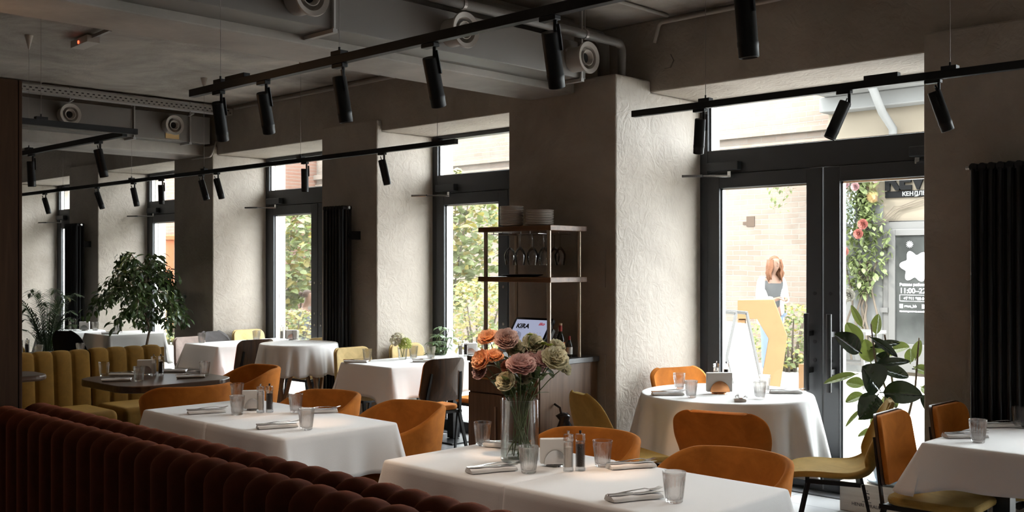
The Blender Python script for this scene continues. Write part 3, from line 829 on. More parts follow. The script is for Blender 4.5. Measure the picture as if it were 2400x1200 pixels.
# ---------------------------------------------------------------- tables and cloths
def rect_cloth(name_label, x0, x1, y0, y1, drop, z=.755, mat='cloth', group=None, seed=1, flare=.05, corner=.06, low=.22, tight=()):
    rnd = random.Random(seed)
    cx, cy = (x0 + x1) / 2, (y0 + y1) / 2; w, h = x1 - x0, y1 - y0
    r = .018; N_ = 36
    pts = []                                       # (pos, normal, corner weight, arclength)
    corners = [(x1, y1, 0), (x0, y1, 90), (x0, y0, 180), (x1, y0, 270)]
    s = 0
    for ci, (px, py, a0) in enumerate(corners):
        sx = 1 if px == x1 else -1; sy = 1 if py == y1 else -1
        for i in range(7):
            a = R(a0 + 90 * i / 6); n = Vector((math.cos(a), math.sin(a), 0))
            pts.append((Vector((px - sx * r, py - sy * r, 0)) + n * r, n, ci, i / 6))
        nx_, ny_, _ = corners[(ci + 1) % 4]
        sx2 = 1 if nx_ == x1 else -1; sy2 = 1 if ny_ == y1 else -1
        p0 = pts[-1][0]; n = pts[-1][1]
        p1 = Vector((nx_ - sx2 * r, ny_ - sy2 * r, 0)) + n * r
        for i in range(1, N_):
            pts.append((p0.lerp(p1, i / N_), n, -1, 0))
    cw = []
    for p, n, ci, f in pts:
        best = 0
        for k, (px, py, a) in enumerate(corners):
            d = (p - Vector((px, py, 0))).length
            g = math.exp(-(d / .11) ** 2)
            if k in tight: g *= .12
            best = max(best, g)
        cw.append(best)
    ph = [rnd.uniform(0, 6.28) for _ in range(4)]
    tot = 2 * (w + h)
    rows = [(-.05, 0, 0), (-.02, 0, 0), (-.006, -.001, 0), (0.002, -.004, 0), (.006, -.012, .02)] + [(None, k / 9, k / 9) for k in range(1, 10)]
    vs = []
    for off, dz, tt in rows:
        for i, (p, n, ci, f) in enumerate(pts):
            c = cw[i]
            sl = (p.x * 1.0 + p.y * 1.3)
            if off is not None:
                if off < -.01: q = Vector((max(x0 - off, min(x1 + off, p.x)), max(y0 - off, min(y1 + off, p.y)), 0))
                else: q = p + n * off
                zz = z + dz
            else:
                fold = math.sin(sl * 17 + ph[0]) * .5 + math.sin(sl * 31 + ph[1]) * .3 + math.sin(sl * 9 + ph[2]) * .6
                o = .006 + tt * (flare * .35 + corner * c) + fold * .009 * tt ** 1.2 * (1 - c)
                d2 = n
                if c > .05 and ci == -1:
                    # pull the cloth by the corner towards its diagonal so that it hangs in a cone
                    k = min(range(4), key=lambda k: (p - Vector((corners[k][0], corners[k][1], 0))).length)
                    dg = Vector((1 if corners[k][0] == x1 else -1, 1 if corners[k][1] == y1 else -1, 0)).normalized()
                    d2 = (n * (1 - .5 * c) + dg * .5 * c).normalized()
                q = p + d2 * o; zz = z - .012 - (drop - .012) * tt * (1 + low * c) + .006 * math.sin(sl * 13 + ph[3]) * tt
            vs.append((q.x - cx, q.y - cy, zz))
    m = len(pts); fs = [tuple(range(m))]
    for a in range(len(rows) - 1):
        for i in range(m):
            j = (i + 1) % m
            fs.append((a * m + i, (a + 1) * m + i, (a + 1) * m + j, a * m + j))
    b = MB(); b.add(vs, fs)
    o = b.build('tablecloth', M[mat], smooth=True, angle=50, loc=(cx, cy, 0), solid=.0015)
    return tag(o, name_label, 'tablecloth', group or 'white linen tablecloths')
def round_cloth(label, cx, cy, r, drop, z=.755, mat='cloth', folds=14, amp=.035, seed=1, flare=.05, early=1.1):
    rnd = random.Random(seed); ph = rnd.uniform(0, 6); n = 168
    rows = [(r - .06, z, 0), (r - .02, z, 0), (r - .006, z - .001, 0), (r, z - .003, 0), (r + .006, z - .012, .01)] + [(None, k / 10, k / 10) for k in range(1, 11)]
    vs = []
    for a, b, t in rows:
        for j in range(n):
            th = 2 * PI * j / n
            f = math.sin(folds * th + ph + .9 * math.sin(3 * th + ph)) + .35 * math.sin(folds * 2.1 * th + ph * 2)
            if a is None: q = r + .006 + flare * t + amp * f * t ** early; zz = z - .012 - (drop - .012) * t - .008 * f * t
            else: q = a; zz = b
            vs.append((q * math.cos(th), q * math.sin(th), zz))
    fs = [tuple(range(n))]
    for a in range(len(rows) - 1):
        for j in range(n):
            k = (j + 1) % n; fs.append((a * n + j, (a + 1) * n + j, (a + 1) * n + k, a * n + k))
    o = MB().add(vs, fs).build('tablecloth', M[mat], smooth=True, angle=60, loc=(cx, cy, 0), solid=.0015)
    return tag(o, label, 'tablecloth', 'white linen tablecloths')
def square_table(label, x0, x1, y0, y1, z=.745, double=False):
    cx, cy = (x0 + x1) / 2, (y0 + y1) / 2; w, h = x1 - x0, y1 - y0
    t = thing('dining_table', label, 'table', (cx, cy, 0), group='dining tables under linen')
    MB().box(-w / 2 + .004, -h / 2 + .004, z - .03, w / 2 - .004, h / 2 - .004, z).build('tabletop', M['walnut_h'], t)
    for s in ((-1, 1) if max(w, h) > .9 else (0,)):
        ox, oy = (s * w * .3, 0) if w > h else (0, s * h * .3)
        MB().box(ox - .04, oy - .04, .02, ox + .04, oy + .04, z - .03).build('pedestal', M['black'], t)
        MB().box(ox - .22, oy - .22, 0, ox + .22, oy + .22, .015).build('base_plate', M['black'], t, bevel=.004)
    return t
# the two pairs beside the rust bench
square_table('square table under linen in the bench row, nearer the wooden post', -5.74, -5.03, 2.83, 3.53)
square_table('square table under linen in the bench row, beside the first', -5.02, -4.31, 2.83, 3.53)
square_table('square table under linen carrying the flower vase', -3.51, -2.76, 2.83, 3.51)
square_table('square table under linen at the end of the flower vase table', -2.75, -1.98, 2.83, 3.51)
rect_cloth('white linen cloth on the bench row table closer to the post', -5.745, -5.028, 2.82, 3.54, .235, seed=2, tight=(0, 3))
rect_cloth('white linen cloth whose draped end hangs between the two bench row tables', -5.022, -4.30, 2.82, 3.54, .245, seed=5, tight=(1, 2))
rect_cloth('white linen cloth under the flower vase', -3.52, -2.79, 2.82, 3.52, .25, seed=8, tight=(0, 3))
rect_cloth('white linen cloth with the single tumbler on its outer corner', -2.784, -1.965, 2.82, 3.52, .25, seed=11, tight=(1, 2))
# tables at the windows
square_table('long table under linen in the window bay behind the serving table', -10.28, -9.62, 5.53, 6.66)
rect_cloth('white linen cloth on the window table behind the round serving table', -10.29, -9.61, 5.52, 6.67, .27, seed=21, corner=.12, low=.3)
square_table('long table under linen with the green hydrangea', -7.31, -6.65, 5.40, 6.66)
rect_cloth('white linen cloth under the green hydrangea vase', -7.32, -6.64, 5.39, 6.67, .27, seed=23, corner=.09, low=.3)
square_table('table under linen beside the tall black radiator at the picture edge', -2.02, -.9, 4.89, 5.72)
rect_cloth('white linen cloth beside the tall radiator and amber chairs', -2.03, -.89, 4.88, 5.73, .195, seed=27, corner=.11, low=.25)
square_table('small square table under grey linen behind the olive sofa', -12.76, -12.12, 5.52, 6.2)
rect_cloth('greyish linen cloth on the table partly hidden by the fig tree', -12.78, -12.10, 5.50, 6.22, .32, seed=31, mat='cloth_grey', flare=.12)
def round_table(label, cx, cy, r, z, kind='pedestal'):
    t = thing('round_table', label, 'table', (cx, cy, 0))
    MB().lathe([(0, z - .03), (r - .01, z - .03), (r - .004, z - .015), (r - .006, z), (0, z)], (0, 0, 0), 64).build('tabletop', M['walnut_h'], t)
    if kind == 'pedestal':
        MB().cyl((0, 0, .02), (0, 0, z - .03), .04, 20).build('pedestal', M['black'], t, smooth=True, angle=40)
        MB().lathe([(0, 0), (.24, 0), (.24, .012), (.05, .03), (0, .03)], (0, 0, 0), 40).build('base_plate', M['black'], t, smooth=True, angle=30)
        for a in range(4):
            pass
    else:
        for k in range(4):
            a = R(20 + 90 * k); d = Vector((math.cos(a), math.sin(a), 0)); s_ = Vector((-d.y, d.x, 0))
            foot = d * (r * .62)
            mid = d * (r * .66) + Vector((0, 0, z * .40))
            b = MB().bar(foot, mid, .030, .026, up=s_)
            b.bar(mid - Vector((0, 0, .02)), d * (r * .60) + s_ * .13 + Vector((0, 0, z - .03)), .028, .026, up=d)
            b.bar(mid - Vector((0, 0, .02)), d * (r * .60) - s_ * .13 + Vector((0, 0, z - .03)), .028, .026, up=d)
            b.build('leg', M['oak'], t, bevel=.003)
        b = MB()
        for k in range(2):
            a = R(20 + 90 * k); d = Vector((math.cos(a), math.sin(a), 0)); b.bar(d * -r * .62 + Vector((0, 0, .2 + .03 * k)), d * r * .62 + Vector((0, 0, .2 + .03 * k)), .025)
        b.build('stretcher', M['oak'], t)
    return t
round_table('round table under white linen in front of the glass door', -3.74, 5.88, .545, .745)
round_cloth('white linen cloth falling in soft folds on the round table by the glass door', -3.74, 5.88, .555, .47, folds=12, amp=.040, seed=4, flare=.075, early=.75)
round_table('tall round serving table on forked wooden legs', -8.07, 5.47, .345, .87, 'forked')
round_cloth('white linen cloth in deep folds on the tall serving table with forked legs', -8.07, 5.47, .352, .28, z=.88, folds=15, amp=.022, seed=9, flare=.035)
round_table('round table under linen in the farthest window bay', -13.25, 5.54, .39, .745)
round_cloth('white linen cloth on the farthest round table beside the palm', -13.25, 5.54, .40, .36, folds=11, amp=.035, seed=12, flare=.05)
# dark oak table with rounded corners
t = thing('oak_table', 'dark oak table with rounded corners in front of the olive sofa', 'table', (-7.33, 3.70, 0))
MB().prism(rrect(.90, .88, .20, 10), .70, .75).build('tabletop', M['tabletop'], t, bevel=.006)
MB().box(-.05, -.05, .02, .05, .05, .70).build('pedestal', M['black'], t)
MB().box(-.26, -.26, 0, .26, .26, .015).build('base_plate', M['black'], t, bevel=.004)
# small dark table behind the sofa
t = thing('round_table', 'dark bare round table behind the olive sofa carrying grinders and tumblers', 'table', (-10.0, 3.95, 0))
MB().lathe([(0, .72), (.40, .72), (.405, .735), (.40, .75), (0, .75)], (0, 0, 0), 48).build('tabletop', M['tabletop'], t)
MB().cyl((0, 0, .02), (0, 0, .72), .04, 20).build('pedestal', M['black'], t)
MB().lathe([(0, 0), (.24, 0), (.24, .012), (0, .02)], (0, 0, 0), 40).build('base_plate', M['black'], t)
# edge of a small walnut shelf sticking out by the post
t = thing('side_table', 'curved walnut table edge showing just past the wooden post', 'side table', (-6.55, 2.32, 0))
MB().prism(rrect(.36, .46, .12, 8), .90, .935).build('tabletop', M['walnut_h'], t, bevel=.012)
MB().cyl((0, 0, .015), (0, 0, .90), .025, 16).build('pedestal', M['black'], t)
MB().lathe([(0, 0), (.17, 0), (.17, .012), (0, .018)], (0, 0, 0), 40).build('base_plate', M['black'], t)

# ---------------------------------------------------------------- chairs (all face -Y before turning)
def make_tub():
    t = thing('tub_chair', 'x', 'chair')
    A = 128
    def top(th):                        # th: degrees from the back centre
        return .80 - .13 * smoothstep(48, A, abs(th)) - .0 * abs(th) / A
    prof_n = 20
    def fn(u, v):
        th = -A + 2 * A * u; a = R(90 + th); zt = top(th); zb = .33
        ex = 1 - .10 * smoothstep(80, A, abs(th))
        k = v * prof_n
        # closed loop: outer face up, rolled rim, inner face down, underside
        if k < 7: q = k / 7; rr = .235 + (.315 - .235) * q ** .6; z = zb + (zt - .018 - zb) * q
        elif k < 12: q = (k - 7) / 5; b = PI * q; rr = .297 + .018 * math.cos(b); z = zt - .018 + .018 * math.sin(b)
        elif k < 18: q = (k - 12) / 6; rr = .279 + (.215 - .279) * q ** 1.4; z = zt - .018 + (zb + .02 - zt + .018) * q
        else: q = (k - 18) / 2; rr = .215 + .02 * q; z = zb + .02 - .02 * q
        # oval plan, a little deeper than wide at the arms
        x = rr * math.cos(a) * 1.0; y = rr * math.sin(a) * (1.0 if math.sin(a) > 0 else 1.0)
        return (x * ex, y, z)
    MB().grid(fn, 61, prof_n + 0, cv=True).build('shell', M['orange'], t, smooth=True)
    def cap(sgn):
        pts = [fn(0 if sgn < 0 else 1, i / prof_n) for i in range(prof_n)]
        c = Vector((sum(p[0] for p in pts) / prof_n, sum(p[1] for p in pts) / prof_n, sum(p[2] for p in pts) / prof_n))
        a = R(90 + sgn * A); tan = Vector((-math.sin(a), math.cos(a), 0)) * sgn
        b = MB(); vs = [Vector(p) for p in pts] + [c.lerp(Vector(p), .55) + tan * .012 for p in pts] + [c + tan * .014]
        fs = []
        for i in range(prof_n):
            j = (i + 1) % prof_n; fs.append((i, j, prof_n + j, prof_n + i)); fs.append((prof_n + i, prof_n + j, 2 * prof_n))
        return b.add(vs, fs)
    cc = cap(-1); c2 = cap(1); cc.add(c2.v, c2.f); cc.build('arm_ends', M['orange'], t, smooth=True)
    sb = MB().lathe([(0, .30), (.20, .30), (.225, .33), (.232, .42), (.215, .452), (.16, .462), (0, .465)], (0, -.005, 0), 40)
    sb.build('seat', M['orange'], t, smooth=True)
    for sx in (-1, 1):
        for sy in (-1, 1):
            MB().tube([(sx * .14, sy * .14, .31), (sx * .21, sy * .20, 0)], [.014, .009], 12).build('leg', M['black'], t, smooth=True)
    return t
TUB = Stamp(make_tub()); TG = 'amber velvet tub chairs'
TUB.put((-5.34, 3.70, 0), R(2), 'amber tub chair tucked behind the bench row table nearer the sofa', TG)
TUB.put((-4.58, 3.72, 0), R(-6), 'amber tub chair at the draped corner of the bench row table', TG)
TUB.put((-3.16, 3.66, 0), R(0), 'amber tub chair behind the grinders on the flower vase table', TG)
TUB.put((-2.38, 3.66, 0), R(-4), 'large amber tub chair behind the outer tumbler of the flower vase table', TG)
TUB.put((-6.52, 3.50, 0), R(-95), 'amber tub chair with its back to the bench row, facing the olive sofa', TG)
TUB.put((-7.15, 4.30, 0), R(-12), 'amber tub chair at the end of the dark oak table before the serving table', TG)

def shell_surface(wide=.46, zt=.85, round_top=False):
    # centre line of seat and back: (y, z, half width, side lift)
    cl = [(-.235, .425, .17, .0), (-.225, .452, .195, .0), (-.12, .462, .225, .006), (0, .452, .235, .018), (.10, .447, .238, .040), (.17, .47, .235, .060), (.215, .54, .23, .068), (.24, .63, .225, .055), (.262, .72, .21, .04), (.28, .79, .175, .028), (.292, .832, .125, .015), (.296, zt, .080, .006)]
    if round_top: cl[-4:] = [(.258, .71, .242, .040), (.274, .77, .242, .030), (.284, .808, .234, .020), (.289, .832, .212, .012), (.292, .848, .182, .006), (.294, .856, .145, .002)]
    k = wide / .47
    def fn(u, v):
        s = v * (len(cl) - 1); i = min(len(cl) - 2, int(s)); f = s - i
        def cr(c):
            p0 = cl[max(0, i - 1)][c]; p1 = cl[i][c]; p2 = cl[i + 1][c]; p3 = cl[min(len(cl) - 1, i + 2)][c]
            return .5 * ((2 * p1) + (-p0 + p2) * f + (2 * p0 - 5 * p1 + 4 * p2 - p3) * f * f + (-p0 + 3 * p1 - 3 * p2 + p3) * f ** 3)
        y, z, hw, lift = cr(0), cr(1), cr(2), cr(3)
        q = 2 * u - 1; w = max(.01, hw) * k
        back = smoothstep(.15, .24, y)
        lf = lift * abs(q) ** 2.2
        return (w * math.sin(q * PI / 2 * .98) if True else w * q, y - lf * back * 1.25, z + lf * (1 - back))
    return fn
def make_shell(mat, name='shell_chair', wide=.47, round_top=False, wire=False):
    t = thing(name, 'x', 'chair')
    b = MB().grid(shell_surface(wide, .85, round_top), 23, 40)
    o = b.build('shell', M[mat], t, smooth=True, solid=.032)
    o.modifiers['thick'].offset = 0
    q = o.modifiers.new('round', 'SUBSURF'); q.levels = q.render_levels = 1
    f = MB()
    for sx in (-1, 1): f.bar((sx * .15, -.16, .415), (sx * .15, .13, .405), .022)
    f.bar((-.15, -.15, .415), (.15, -.15, .415), .02).bar((-.15, .12, .406), (.15, .12, .406), .02)
    f.build('seat_frame', M['black'], t)
    for sx in (-1, 1):
        for sy in (-1, 1): MB().bar((sx * .15, sy * .14, .41), (sx * .20, sy * .225, 0), .024, .018, w1=.018).build('leg', M['black'], t)
    return t
OLS = Stamp(make_shell('mustard')); OG = 'mustard fabric shell chairs'
OLS.put((-2.73, 5.40, 0), R(-62), 'mustard shell chair in profile between the glass door and the amber chairs', OG)
OLS.put((-3.82, 4.88, 0), R(158), 'mustard shell chair leaning before the walnut service cabinet', OG)
OLS.put((-12.10, 4.62, 0), R(140), 'mustard shell chair far away behind the sofa beside the wooden post', OG)
BKS = make_shell('darkfab'); BKS.location = (-11.95, 5.12, 0); BKS.rotation_euler = (0, 0, R(-155)); tag(BKS, 'black shell chair seen over the olive sofa before the farthest round table')
GRS = make_shell('greyfab'); GRS.location = (-10.27, 5.99, 0); GRS.rotation_euler = (0, 0, R(90)); tag(GRS, 'grey shell chair behind the tumbler on the window table near the fig tree')
ORS = Stamp(make_shell('orange', wide=.47, round_top=True)); RG = 'amber chairs with rounded backs at the round table'
ORS.put((-2.97, 4.74, 0), R(197), 'amber chair with a broad rounded back turned to the camera at the round door table', RG)
ORS.put((-4.10, 6.12, 0), R(72), 'amber rounded chair on the window side of the round door table', RG)

def make_panel(back_mat, seat_mat, shell='walnut'):
    # padded front on a bent plywood back, black steel legs; faces -Y
    t = thing('dining_chair', 'x', 'chair')
    def outline(y0, hw_top, hw_bot, z0, z1, r, thick):
        pts = []
        for (x, z, a0) in ((hw_top - r, z1 - r, 0), (-(hw_top - r), z1 - r, 90), (-(hw_bot - r * 1.1), z0 + r * .8, 180), (hw_bot - r * 1.1, z0 + r * .8, 270)):
            for i in range(6):
                a = R(a0 + 90 * i / 5); pts.append((x + r * math.cos(a), z + r * math.sin(a)))
        return pts
    def panel(y0, thick, ins, z0=.52, z1=.855):
        pts = outline(0, .205 - ins, .225 - ins, z0 + ins, z1 - ins, .06, 0)
        b = MB(); n = len(pts)
        rings = 5; vs = []; fs = []
        cz = (z0 + z1) / 2
        def pos(x, z, y): return (x, y - 1.0 * x * x + (z - .5) * .13, z)
        for side, yy in ((0, y0), (1, y0 + thick)):
            for k in range(rings):
                s = 1 - k / rings
                for x, z in pts: vs.append(pos(x * s, cz + (z - cz) * s, yy))
            vs.append(pos(0, cz, yy))
        per = rings * n + 1
        for side in (0, 1):
            o = side * per
            for k in range(rings - 1):
                for i in range(n):
                    j = (i + 1) % n; f = (o + k * n + i, o + k * n + j, o + (k + 1) * n + j, o + (k + 1) * n + i); fs.append(f if side == 0 else f[::-1])
            for i in range(n):
                j = (i + 1) % n; f = (o + (rings - 1) * n + i, o + (rings - 1) * n + j, o + per - 1); fs.append(f if side == 0 else f[::-1])
        for i in range(n):
            j = (i + 1) % n; fs.append((i, per + i, per + j, j))
        return b.add(vs, fs)
    panel(.232, .014, 0).build('backrest', M[shell], t, smooth=True, angle=50)
    panel(.205, .026, .006).build('back_pad', M[back_mat], t, smooth=True, angle=70, bevel=.006)
    pts = [(x, y - .015) for x, y in rrect(.43, .43, .09, 8)]
    MB().prism(pts, .425, .465).build('seat', M[seat_mat], t, bevel=.014, smooth=True, angle=60)
    f = MB()
    for sx in (-1, 1): f.bar((sx * .19, -.17, .412), (sx * .19, .22, .412), .024)
    f.bar((-.19, -.15, .412), (.19, -.15, .412), .022).bar((-.19, .19, .412), (.19, .19, .412), .022)
    f.build('seat_frame', M['black'], t)
    for sx in (-1, 1):
        MB().bar((sx * .19, -.16, .42), (sx * .20, -.20, 0), .026, .020, w1=.018).build('leg', M['black'], t)
        b = MB().bar((sx * .19, .20, .40), (sx * .21, .30, 0), .030, .020, w1=.020)
        b.bar((sx * .19, .205, .40), (sx * .15, .264, .74), .026, .012, w1=.020)
        b.build('leg', M['black'], t)
    return t
AMB = Stamp(make_panel('orange', 'mustard')); AG = 'amber backed dining chairs by the radiator table'
AMB.put((-2.04, 5.12, 0), R(93), 'amber backed chair with a mustard seat at the corner of the radiator table', AG)
AMB.put((-1.96, 5.62, 0), R(88), 'amber backed chair half hidden behind the first, before the pier by the door', AG)
WAL = Stamp(make_panel('redseat', 'redseat')); WG = 'walnut backed chairs with terracotta seats'
WAL.put((-9.28, 5.62, 0), R(-90), 'walnut backed chair with a terracotta seat behind the amber tub chairs', WG)
WA2 = Stamp(make_panel('orange', 'orange')); W2 = 'walnut backed chairs with amber seats'
WA2.put((-6.38, 5.55, 0), R(-92), 'walnut backed chair with an amber seat at the hydrangea table', W2)
WA2.put((-6.34, 6.22, 0), R(-88), 'walnut backed chair mostly hidden behind the flowers at the hydrangea table', W2)
CRM = Stamp(make_panel('cream', 'cream', 'cream')); CG = 'cream fabric dining chairs at the windows'
CRM.put((-7.32, 5.70, 0), R(92), 'cream chair at the corner of the hydrangea table by the radiator pier', CG)
CRM.put((-7.31, 6.32, 0), R(90), 'cream chair behind the hydrangea vase', CG)
CRM.put((-10.26, 6.42, 0), R(90), 'cream chair behind the tumblers on the window bay table', CG)
CRM.put((-9.05, 6.28, 0), R(-90), 'cream chair whose seat shows between the forked legs of the serving table', CG)
PNK = make_panel('pinkgrey', 'pinkgrey', 'pinkgrey'); PNK.location = (-10.22, 5.66, 0); PNK.scale = (.92, .92, .95); PNK.rotation_euler = (0, 0, R(92)); tag(PNK, 'pale pink chair at the fig tree end of the window table')
# ---------------------------------------------------------------- tableware
TZ = .7565
def make_tumbler():
    n = 72; b = MB()
    def rf(r, z, t):
        if z > .014 and z < .088 and r > .0337 + (z - .035) * .117:
            e = smoothstep(.014, .03, z) * (1 - smoothstep(.074, .088, z))
            return r - .0024 * e * (1 - abs(math.sin(t * 9)))
        return r
    prof = [(0, 0), (.027, 0), (.0305, .003), (.0315, .012), (.033, .02), (.0345, .035), (.0362, .05), (.0379, .065), (.0393, .078), (.0405, .09), (.0425, .108), (.0420, .1095), (.0412, .108), (.0390, .09), (.0365, .065), (.0330, .035), (.0305, .016), (.026, .0125), (0, .012)]
    b.lathe(prof, n=n, rf=lambda r, z, t: rf(r, z, t))
    return b.build('tumbler', M['glass'], smooth=True)
T_ = Stamp(make_tumbler()); tag(T_.root, 'x', 'glass')
def tumbler(x, y, z, where): T_.put((x, y, z), random.uniform(0, 6), 'ribbed water tumbler ' + where, 'ribbed water tumblers')
random.seed(5)
for x, y, z, wq in [
    (-3.465, 3.365, TZ, 'behind the vase on the flower table, at the end by the cabinet'),
    (-2.871, 3.049, TZ, 'directly in front of the flower vase'),
    (-2.740, 3.361, TZ, 'just past the grinders on the flower vase table'),
    (-2.146, 3.034, TZ, 'alone at the outer corner of the flower vase table'),
    (-5.806 + .12, 3.401, TZ, 'at the end of the bench row table by the amber chair back'),
    (-5.158, 3.086, TZ, 'before the grey napkin holder on the bench row table'),
    (-5.007, 3.373, TZ, 'past the grinders on the bench row table'),
    (-4.440, 3.055, TZ, 'at the seam end of the bench row table beside a fork'),
    (-7.720, 3.475, .751, 'on the dark oak table at the sofa corner'),
    (-7.202, 3.502, .751, 'in the middle front of the dark oak table'),
    (-7.207, 4.03, .751, 'on the dark oak table before the amber tub chair'),
    (-7.20, 5.589, TZ, 'at the chair end of the hydrangea table'),
    (-7.01, 6.161, TZ, 'beside the hydrangea on its sunny side'),
    (-7.17, 6.09, TZ, 'tucked right behind the hydrangea vase'),
    (-10.20, 5.669, TZ, 'in front of the grey shell chair'),
    (-10.154, 6.329, TZ, 'before the cream chair in the window bay'),
    (-10.05, 6.25, TZ, 'close beside another before the cream chair in the bay'),
    (-9.80, 6.60, TZ, 'behind the grinders at the window pane'),
    (-13.48, 5.38, TZ, 'on the farthest round table beside the palm'),
    (-13.10, 5.78, TZ, 'on the farthest round table by the radiator'),
    (-12.35, 5.72, TZ, 'on the small table behind the fig leaves'),
    (-9.82, 3.80, .751, 'behind the sofa back next to the grinders'),
    (-9.75, 4.16, .751, 'behind the sofa back, its rim just showing'),
    (-4.077, 5.824, TZ, 'on the round door table before the amber rounded chair'),
    (-3.76, 5.50, TZ, 'in front of the copper napkin holder'),
    (-3.60, 6.12, TZ, 'on the round door table against the bright street'),
    (-3.42, 5.76, TZ, 'on the round door table beside the folded napkin'),
    (-1.833, 5.062, TZ, 'on the radiator table beside the amber chair'),
    (-1.837, 5.66, TZ, 'on the radiator table cut by the picture edge')]:
    tumbler(x, y, z, wq)

def make_mill(fill):
    t = thing('grinder', 'x', 'grinder')
    b = MB()
    def rf(r, z, th): return r * (1 - .05 * abs(math.sin(4 * th)))
    b.lathe([(0, 0), (.0215, 0), (.0215, .010), (.020, .014), (.020, .118), (.0165, .120), (.0165, .016), (0, .016)], n=32, rf=lambda r, z, th: r * (1 - .08 * abs(math.sin(2 * th)) ** 3) if r > .018 else r)
    b.build('grinder_body', M['glass'], t, smooth=True, angle=35)
    MB().lathe([(0, .018), (.0150, .018), (.0150, .098 if fill == 'salt' else .108), (0, .100)], n=24).build('filling', M[fill], t, smooth=True, angle=40)
    MB().lathe([(0, .1215), (.0215, .1215), (.0225, .128), (.0215, .134), (.0225, .142), (.0205, .150), (0, .151)], n=32, rf=lambda r, z, th: r * (1 - .07 * abs(math.sin(3 * th)))).build('cap', M['glass'], t, smooth=True, angle=35)
    MB().lathe([(0, .1515), (.0035, .1515), (.005, .156), (.005, .164), (0, .166)], n=16).build('knob', M['steel' if fill == 'salt' else 'black'], t, smooth=True, angle=40)
    return t
SA, PE = Stamp(make_mill('salt')), Stamp(make_mill('pepper'))
def make_holder(plate='steel'):
    t = thing('napkin_holder', 'x', 'napkin holder')
    MB().box(-.062, -.018, .012, .062, .018, .115).build('napkins', M['paper'], t, bevel=.003)
    for s in (-1, 1):
        o = [(.048 * math.cos(R(a)), .010 + .060 * math.sin(R(a))) for a in range(0, 181, 12)]
        m = Matrix.Translation((0, s * .0215, 0)) @ Matrix.Rotation(R(90), 4, 'X')
        MB().prism(o, -.0015, .0015, m=m).build('side_plate', M[plate], t, bevel=.0006)
    MB().lathe([(0, 0), (.038, 0), (.036, .006), (.010, .012), (0, .012)], n=32).build('foot', M[plate], t, smooth=True, angle=40)
    return t
HO = Stamp(make_holder()); HC = make_holder('copper')
def condiments(x, y, z, rz, where, holder=None, d=.045):
    c, s = math.cos(rz), math.sin(rz)
    SA.put((x, y, z), rz, 'salt grinder of clear acrylic ' + where, 'clear salt grinders')
    PE.put((x + d * c, y + d * s, z), rz, 'pepper grinder of clear acrylic ' + where, 'clear pepper grinders')
    if holder: HO.put((x + holder[0], y + holder[1], z), holder[2], 'white napkin holder with steel half discs ' + where, 'napkin holders')
condiments(-2.780, 3.190, TZ, R(55), 'on the flower vase table', (-.115, .045, R(50)), .050)
condiments(-5.140, 3.225, TZ, R(60), 'on the bench row table', (-.125, .03, R(55)), .050)
condiments(-7.480, 3.755, .751, R(62), 'on the dark oak table', (-.13, .0, R(60)), .052)
condiments(-6.985, 6.50, TZ, R(50), 'on the hydrangea table', (.0, .13, R(50)), .050)
condiments(-9.955, 6.52, TZ, R(50), 'on the window table behind the serving table', (.11, .06, R(50)), .055)
condiments(-13.32, 5.55, TZ, R(55), 'on the farthest round table', (.11, .14, R(50)), .055)
condiments(-12.55, 5.80, TZ, R(55), 'on the small table behind the fig leaves', None, .055)
condiments(-9.98, 3.70, .751, R(60), 'on the table behind the sofa back', (.09, -.12, R(50)), .055)
SA.put((-4.04, 6.22, TZ), 0, 'salt grinder of clear acrylic behind the copper napkin holder', 'clear salt grinders')
PE.put((-3.985, 6.26, TZ), 0, 'pepper grinder of clear acrylic behind the copper napkin holder', 'clear pepper grinders')
HC.location = (-3.745, 5.80, TZ); HC.scale = (1.35, 1.2, 1.2); HC.rotation_euler = (0, 0, R(46))
tag(HC, 'white napkin holder with a copper half disc on the round door table', group='napkin holders')

# folded napkins with a fork and a knife lying across each
def napkin_mesh():
    b = MB()
    def fn(u, v):
        x = (u - .5) * .20; k = v * 2 * PI; hw = .036 + .003 * math.sin(u * 9)
        y = hw * math.cos(k) * 1.0; z = .011 + .011 * math.sin(k)
        sq = lambda q: math.copysign(abs(q) ** .45, q)
        y = hw * sq(math.cos(k)); z = .0105 + .0095 * sq(math.sin(k))
        z += .0014 * math.sin(u * 14 + v * 9) * (1 if math.sin(k) > 0 else 0)
        return (x + .004 * math.sin(k * 2), y, z)
    b.grid(fn, 15, 28, cv=True)
    n = len(b.v); b.f.append(tuple(range(27, -1, -1))); b.f.append(tuple(range(14 * 28, 15 * 28)))
    b.mi += [0, 0]
    return b.build('napkin', M['napkin'], smooth=True, angle=65)
def strip(b, pts, th):
    # flat flowing strip: pts (x, half width, z)
    vs = []
    for x, h, z in pts: vs += [(x, -h, z), (x, h, z), (x, h, z + th), (x, -h, z + th)]
    fs = [(0, 1, 2, 3), tuple(len(vs) - 4 + k for k in (3, 2, 1, 0))]
    for i in range(len(pts) - 1):
        o = i * 4
        for a in range(4): c = (a + 1) % 4; fs.append((o + a, o + 4 + a, o + 4 + c, o + c))
    return b.add(vs, fs)
